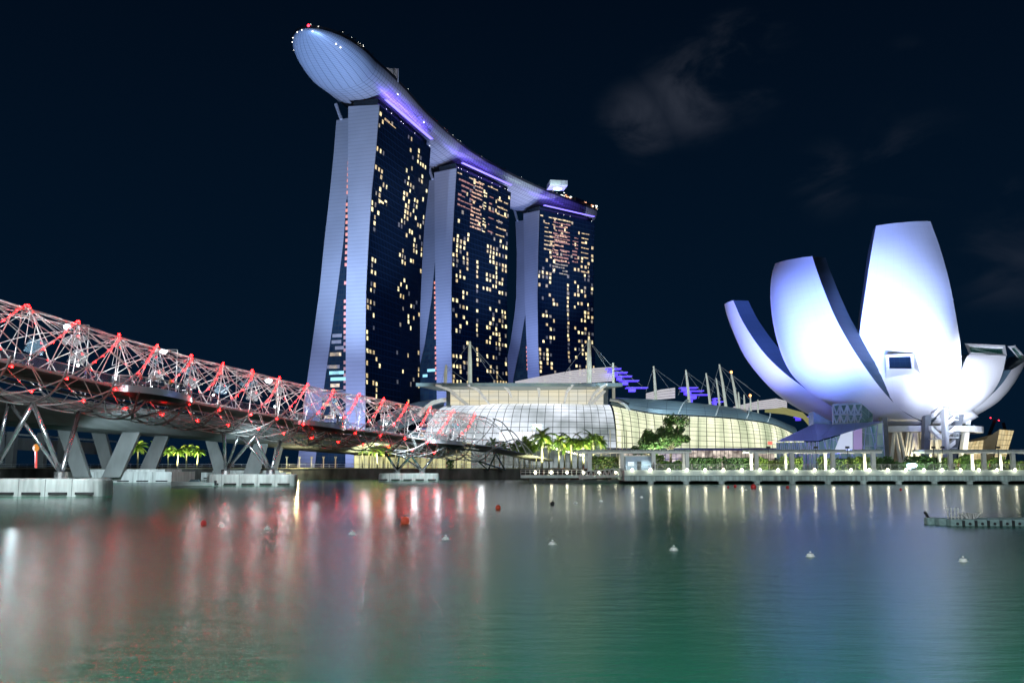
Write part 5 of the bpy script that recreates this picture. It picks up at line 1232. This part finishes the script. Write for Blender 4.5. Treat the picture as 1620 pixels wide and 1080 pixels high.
# buoys
def buoy(px, py, r_, label, m, grp, shape=0):
    p = onz(px, py, 0); o = empty('buoy', p, label, 'buoy', grp); b = MB()
    if shape == 0: b.lathe((p.x, p.y, 0), [(r_ * .9, -.1), (r_ * 1.15, .0), (r_ * 1.2, r_ * .7), (r_ * 1.05, r_ * .95), (r_ * .7, r_ * 1.0)], 10)
    else: b.ball((p.x, p.y, r_ * .55), r_, 10, 7)
    b.build('float', m, o, smooth=shape == 1)
    if shape == 0: MB().tube([(p.x - r_ * 1.6, p.y, .01), (p.x + r_ * 1.6, p.y, .01)], .018, 5).build('rope', FLO, o); MB().lathe((p.x, p.y, r_ * 1.25), [(.04, 0), (.04, .05), (.02, .06)], 6).build('knob', FLO, o)
    else: MB().tube([(p.x, p.y, r_ * 1.4), (p.x, p.y, r_ * 1.75)], r_ * .14, 5).build('ring', DARK, o)
for k, (px, py) in enumerate(((350, 832), (423, 837), (557, 845), (705, 853), (874, 861), (1066, 870), (1282, 880), (1524, 888))):
    buoy(px, py, .115, '%s white float from the left in the line of floats across the water' % ORD[k], FLO, 'white floats in a line')
OR_ = mat('orange_buoy', (.55, .07, .03), .5, em=(1, .12, .04), es=.03); RD_ = mat('red_buoy', (.5, .03, .03), .5, em=(1, .05, .05), es=.01); DK_ = mat('black_buoy', (.02, .02, .02), .5)
for px, py, r_, lab, m in ((641, 828, .28, 'largest orange buoy, alone left of the middle of the water', OR_), (322, 830, .18, 'small red buoy at the left end of the white floats', RD_), (788, 805, .22, 'small orange buoy far out near the middle', OR_), (874, 798, .2, 'small black buoy far out near the middle', DK_),
    (1192, 772, .42, 'red and white buoy close to the promenade piles, largest of the red ones', RD_), (1163, 770, .26, 'red buoy left of the large one by the promenade', RD_), (1246, 772, .26, 'red buoy right of the large one by the promenade', RD_), (1152, 771, .18, 'tiny red buoy leftmost by the promenade', RD_), (1425, 775, .18, 'lone tiny red buoy off the promenade at right', RD_)):
    buoy(px, py, r_, lab, m, 'coloured buoys', 1)
for k, (px, py) in enumerate(((911, 796), (951, 793), (1015, 787), (1180, 775))): buoy(px, py, .12, '%s tiny white float from the left, far out before the promenade' % ORD[k], FLO, 'far white floats')
# small white boat
bp_ = onz(305, 769, 0); boat = empty('motor_boat', bp_, 'low white motor boat on the water left of the second pile cap', 'boat')
hl = MB(); secs = []
for i in range(13):
    f = i / 12; x = -3.6 + 7.2 * f; w_ = 1.05 * (1 - max(0, (f - .55) / .45) ** 2.2) + .02; d = .2 + .5 * f * .4
    secs.append([V((bp_.x - x, bp_.y + y * w_, z)) for y, z in ((-1, .62 + .2 * f), (-.85, .1), (0, -.3), (.85, .1), (1, .62 + .2 * f))])
hl.grid(secs, uv=False); hl.add(secs[0], [(0, 1, 2, 3, 4)]); hl.add([s[0] for s in secs] + [s[-1] for s in secs][::-1], [tuple(range(26))]); hl.build('hull', mat('boat_white', (.6, .66, .66), .35), boat)
m = MB(); m.prism([(bp_.x + 1.2, bp_.y - .5, .7), (bp_.x - .6, bp_.y - .5, .75), (bp_.x - .2, bp_.y - .5, 1.15), (bp_.x + .9, bp_.y - .5, 1.15)], (0, 1, 0)); m.build('windscreen', mat('boat_glass', (.1, .15, .17), .2), boat)
m = MB(); m.box((bp_.x + 3.7, bp_.y, .55), (.35, .4, .8)); m.build('outboard', DARK, boat)
# ================================================================== people
def person_mesh():
    J = {'pel': (0, 0, .93, .13), 'wst': (0, 0, 1.08, .115), 'chs': (0, .01, 1.30, .135), 'nck': (0, 0, 1.47, .055), 'hd0': (0, -.01, 1.56, .078), 'hd1': (0, -.02, 1.66, .088), 'hd2': (0, -.01, 1.73, .05)}
    for s, n in ((-1, 'l'), (1, 'r')):
        J.update({'hip' + n: (.09 * s, 0, .88, .10), 'kne' + n: (.105 * s, -.02 * s, .48, .06), 'ank' + n: (.11 * s, .02, .09, .042), 'toe' + n: (.13 * s, -.15, .035, .035), 'sho' + n: (.18 * s, 0, 1.40, .065), 'elb' + n: (.25 * s, .03, 1.12, .045), 'wri' + n: (.25 * s, -.08, .88, .032), 'hnd' + n: (.245 * s, -.11, .79, .03)})
    names = list(J); E = [('pel', 'wst'), ('wst', 'chs'), ('chs', 'nck'), ('nck', 'hd0'), ('hd0', 'hd1'), ('hd1', 'hd2')]
    for n in 'lr': E += [('pel', 'hip' + n), ('hip' + n, 'kne' + n), ('kne' + n, 'ank' + n), ('ank' + n, 'toe' + n), ('chs', 'sho' + n), ('sho' + n, 'elb' + n), ('elb' + n, 'wri' + n), ('wri' + n, 'hnd' + n)]
    me = bpy.data.meshes.new('person'); me.from_pydata([J[n][:3] for n in names], [(names.index(a), names.index(b)) for a, b in E], [])
    o = bpy.data.objects.new('person', me); COL.objects.link(o); md = o.modifiers.new('skin', 'SKIN'); sk = me.skin_vertices[0].data
    for i, n in enumerate(names): sk[i].radius = (J[n][3], J[n][3] * (.75 if n in ('chs', 'wst', 'pel') else 1))
    sk[0].use_root = True; ss = o.modifiers.new('sub', 'SUBSURF'); ss.levels = ss.render_levels = 1
    dg = bpy.context.evaluated_depsgraph_get(); m2 = bpy.data.meshes.new_from_object(o.evaluated_get(dg)); bpy.data.objects.remove(o, do_unlink=True)
    m = bpy.data.materials.new('person_clothes'); m.use_nodes = True; t = m.node_tree; b = t.nodes['Principled BSDF']; b.inputs['Roughness'].default_value = .8
    g = t.nodes.new('ShaderNodeTexCoord'); s = t.nodes.new('ShaderNodeSeparateXYZ'); t.links.new(g.outputs['Object'], s.inputs[0]); mr = t.nodes.new('ShaderNodeMath'); mr.operation = 'DIVIDE'; mr.inputs[1].default_value = 1.8; t.links.new(s.outputs[2], mr.inputs[0])
    r = t.nodes.new('ShaderNodeValToRGB'); r.color_ramp.interpolation = 'CONSTANT'; e = r.color_ramp.elements; e[0].position = 0; e[0].color = (.03, .03, .03, 1); e[1].position = .05; e[1].color = (.04, .045, .07, 1)
    for p, c in ((.53, (1, 1, 1, 1)), (.815, (.42, .26, .19, 1)), (.925, (.02, .015, .012, 1))): q = e.new(p); q.color = c
    t.links.new(mr.outputs[0], r.inputs[0]); oi = t.nodes.new('ShaderNodeObjectInfo'); gt = t.nodes.new('ShaderNodeMath'); gt.operation = 'COMPARE'; gt.inputs[1].default_value = 1; gt.inputs[2].default_value = .01
    sp = t.nodes.new('ShaderNodeSeparateColor'); t.links.new(r.outputs[0], sp.inputs[0]); t.links.new(sp.outputs[2], gt.inputs[0]); mx = t.nodes.new('ShaderNodeMix'); mx.data_type = 'RGBA'; t.links.new(gt.outputs[0], mx.inputs[0]); t.links.new(r.outputs[0], mx.inputs[6]); t.links.new(oi.outputs['Color'], mx.inputs[7]); t.links.new(mx.outputs[2], b.inputs['Base Color'])
    m2.materials.clear(); m2.materials.append(m)
    for p in m2.polygons: p.use_smooth = True; p.material_index = 0
    m2.name = 'person'; return m2
PM = person_mesh()
def person(loc, rz, col, label, sc=1):
    o = bpy.data.objects.new('person', PM); COL.objects.link(o); o.location = loc; o.rotation_euler = (0, 0, rz); o.scale = (sc,) * 3; o.color = (*col, 1); tag(o, label, 'person')
def onpod(rim, f, inn): c = sum(rim, V()) / len(rim); i = f * (len(rim) - 1); p = crom(rim, i); return p.lerp(c, inn) + V((0, 0, .05))
cols = {'white': (.6, .6, .58), 'blue': (.08, .12, .4), 'yellow': (.55, .45, .12), 'red': (.45, .04, .04), 'black': (.03, .03, .03), 'grey': (.22, .23, .24), 'green': (.08, .25, .12)}
for f, inn, rz, c, lab in ((.30, .12, .3, 'white', 'person in a white top at the glass rail of the nearest viewing pod'), (.47, .15, -.2, 'yellow', 'person in a yellow top leaning out at the middle of the nearest viewing pod'), (.60, .15, .2, 'black', 'person in black on the nearest viewing pod'), (.72, .12, .5, 'blue', 'person in a blue top at the right end of the nearest viewing pod'), (.80, .2, 1, 'grey', 'person in a grey top behind the one in blue on the nearest viewing pod'), (.16, .2, -.4, 'red', 'person in a red top at the left end of the nearest viewing pod')):
    person(onpod(POD1, f, inn), rz, cols[c], lab)
for f, c, lab in ((.35, 'white', 'person in white on the second viewing pod'), (.6, 'black', 'person in black on the second viewing pod'), (.75, 'yellow', 'person in yellow on the second viewing pod')): person(onpod(POD2, f, .15), .3, cols[c], lab)
for f, c, lab in ((.4, 'black', 'person in black on the farthest viewing pod'), (.6, 'red', 'person in red on the farthest viewing pod')): person(onpod(POD3, f, .15), .3, cols[c], lab)
for k, x, c, lab in ((.95, 1.5, 'blue', 'person in a blue top walking on the footbridge left of the nearest pod'), (1.15, 1.8, 'grey', 'person in grey walking beside the one in blue on the footbridge'), (4.4, 1.6, 'white', 'person in white walking on the footbridge right of the nearest pod'), (10.4, 1.7, 'blue', 'person in blue walking on the far half of the footbridge'), (10.8, 1.5, 'black', 'person in black walking on the far half of the footbridge'), (11.4, 1.6, 'green', 'person in green walking on the far half of the footbridge')): person(dkp(k, x, .02), 1 + k, cols[c], lab)
for px, Y, c, lab in ((1566, 180, 'red', 'person in red on the promenade under the right pergola'), (1577, 181, 'white', 'person in white on the promenade under the right pergola'), (1589, 180.5, 'grey', 'person in grey on the promenade near the right edge'), (1597, 181, 'black', 'person in black on the promenade near the right edge'), (1341, 181, 'black', 'person in black under the middle pergola'), (1034, 181, 'grey', 'person in grey by the lit kiosk'), (1510, 181.5, 'white', 'person in white beside the first column of the right pergola'), (1517, 181, 'red', 'person in red beside the one in white at the right pergola')):
    p = W(px, 740, Y); person((p.x, Y, zt + .01), px, cols[c], lab)
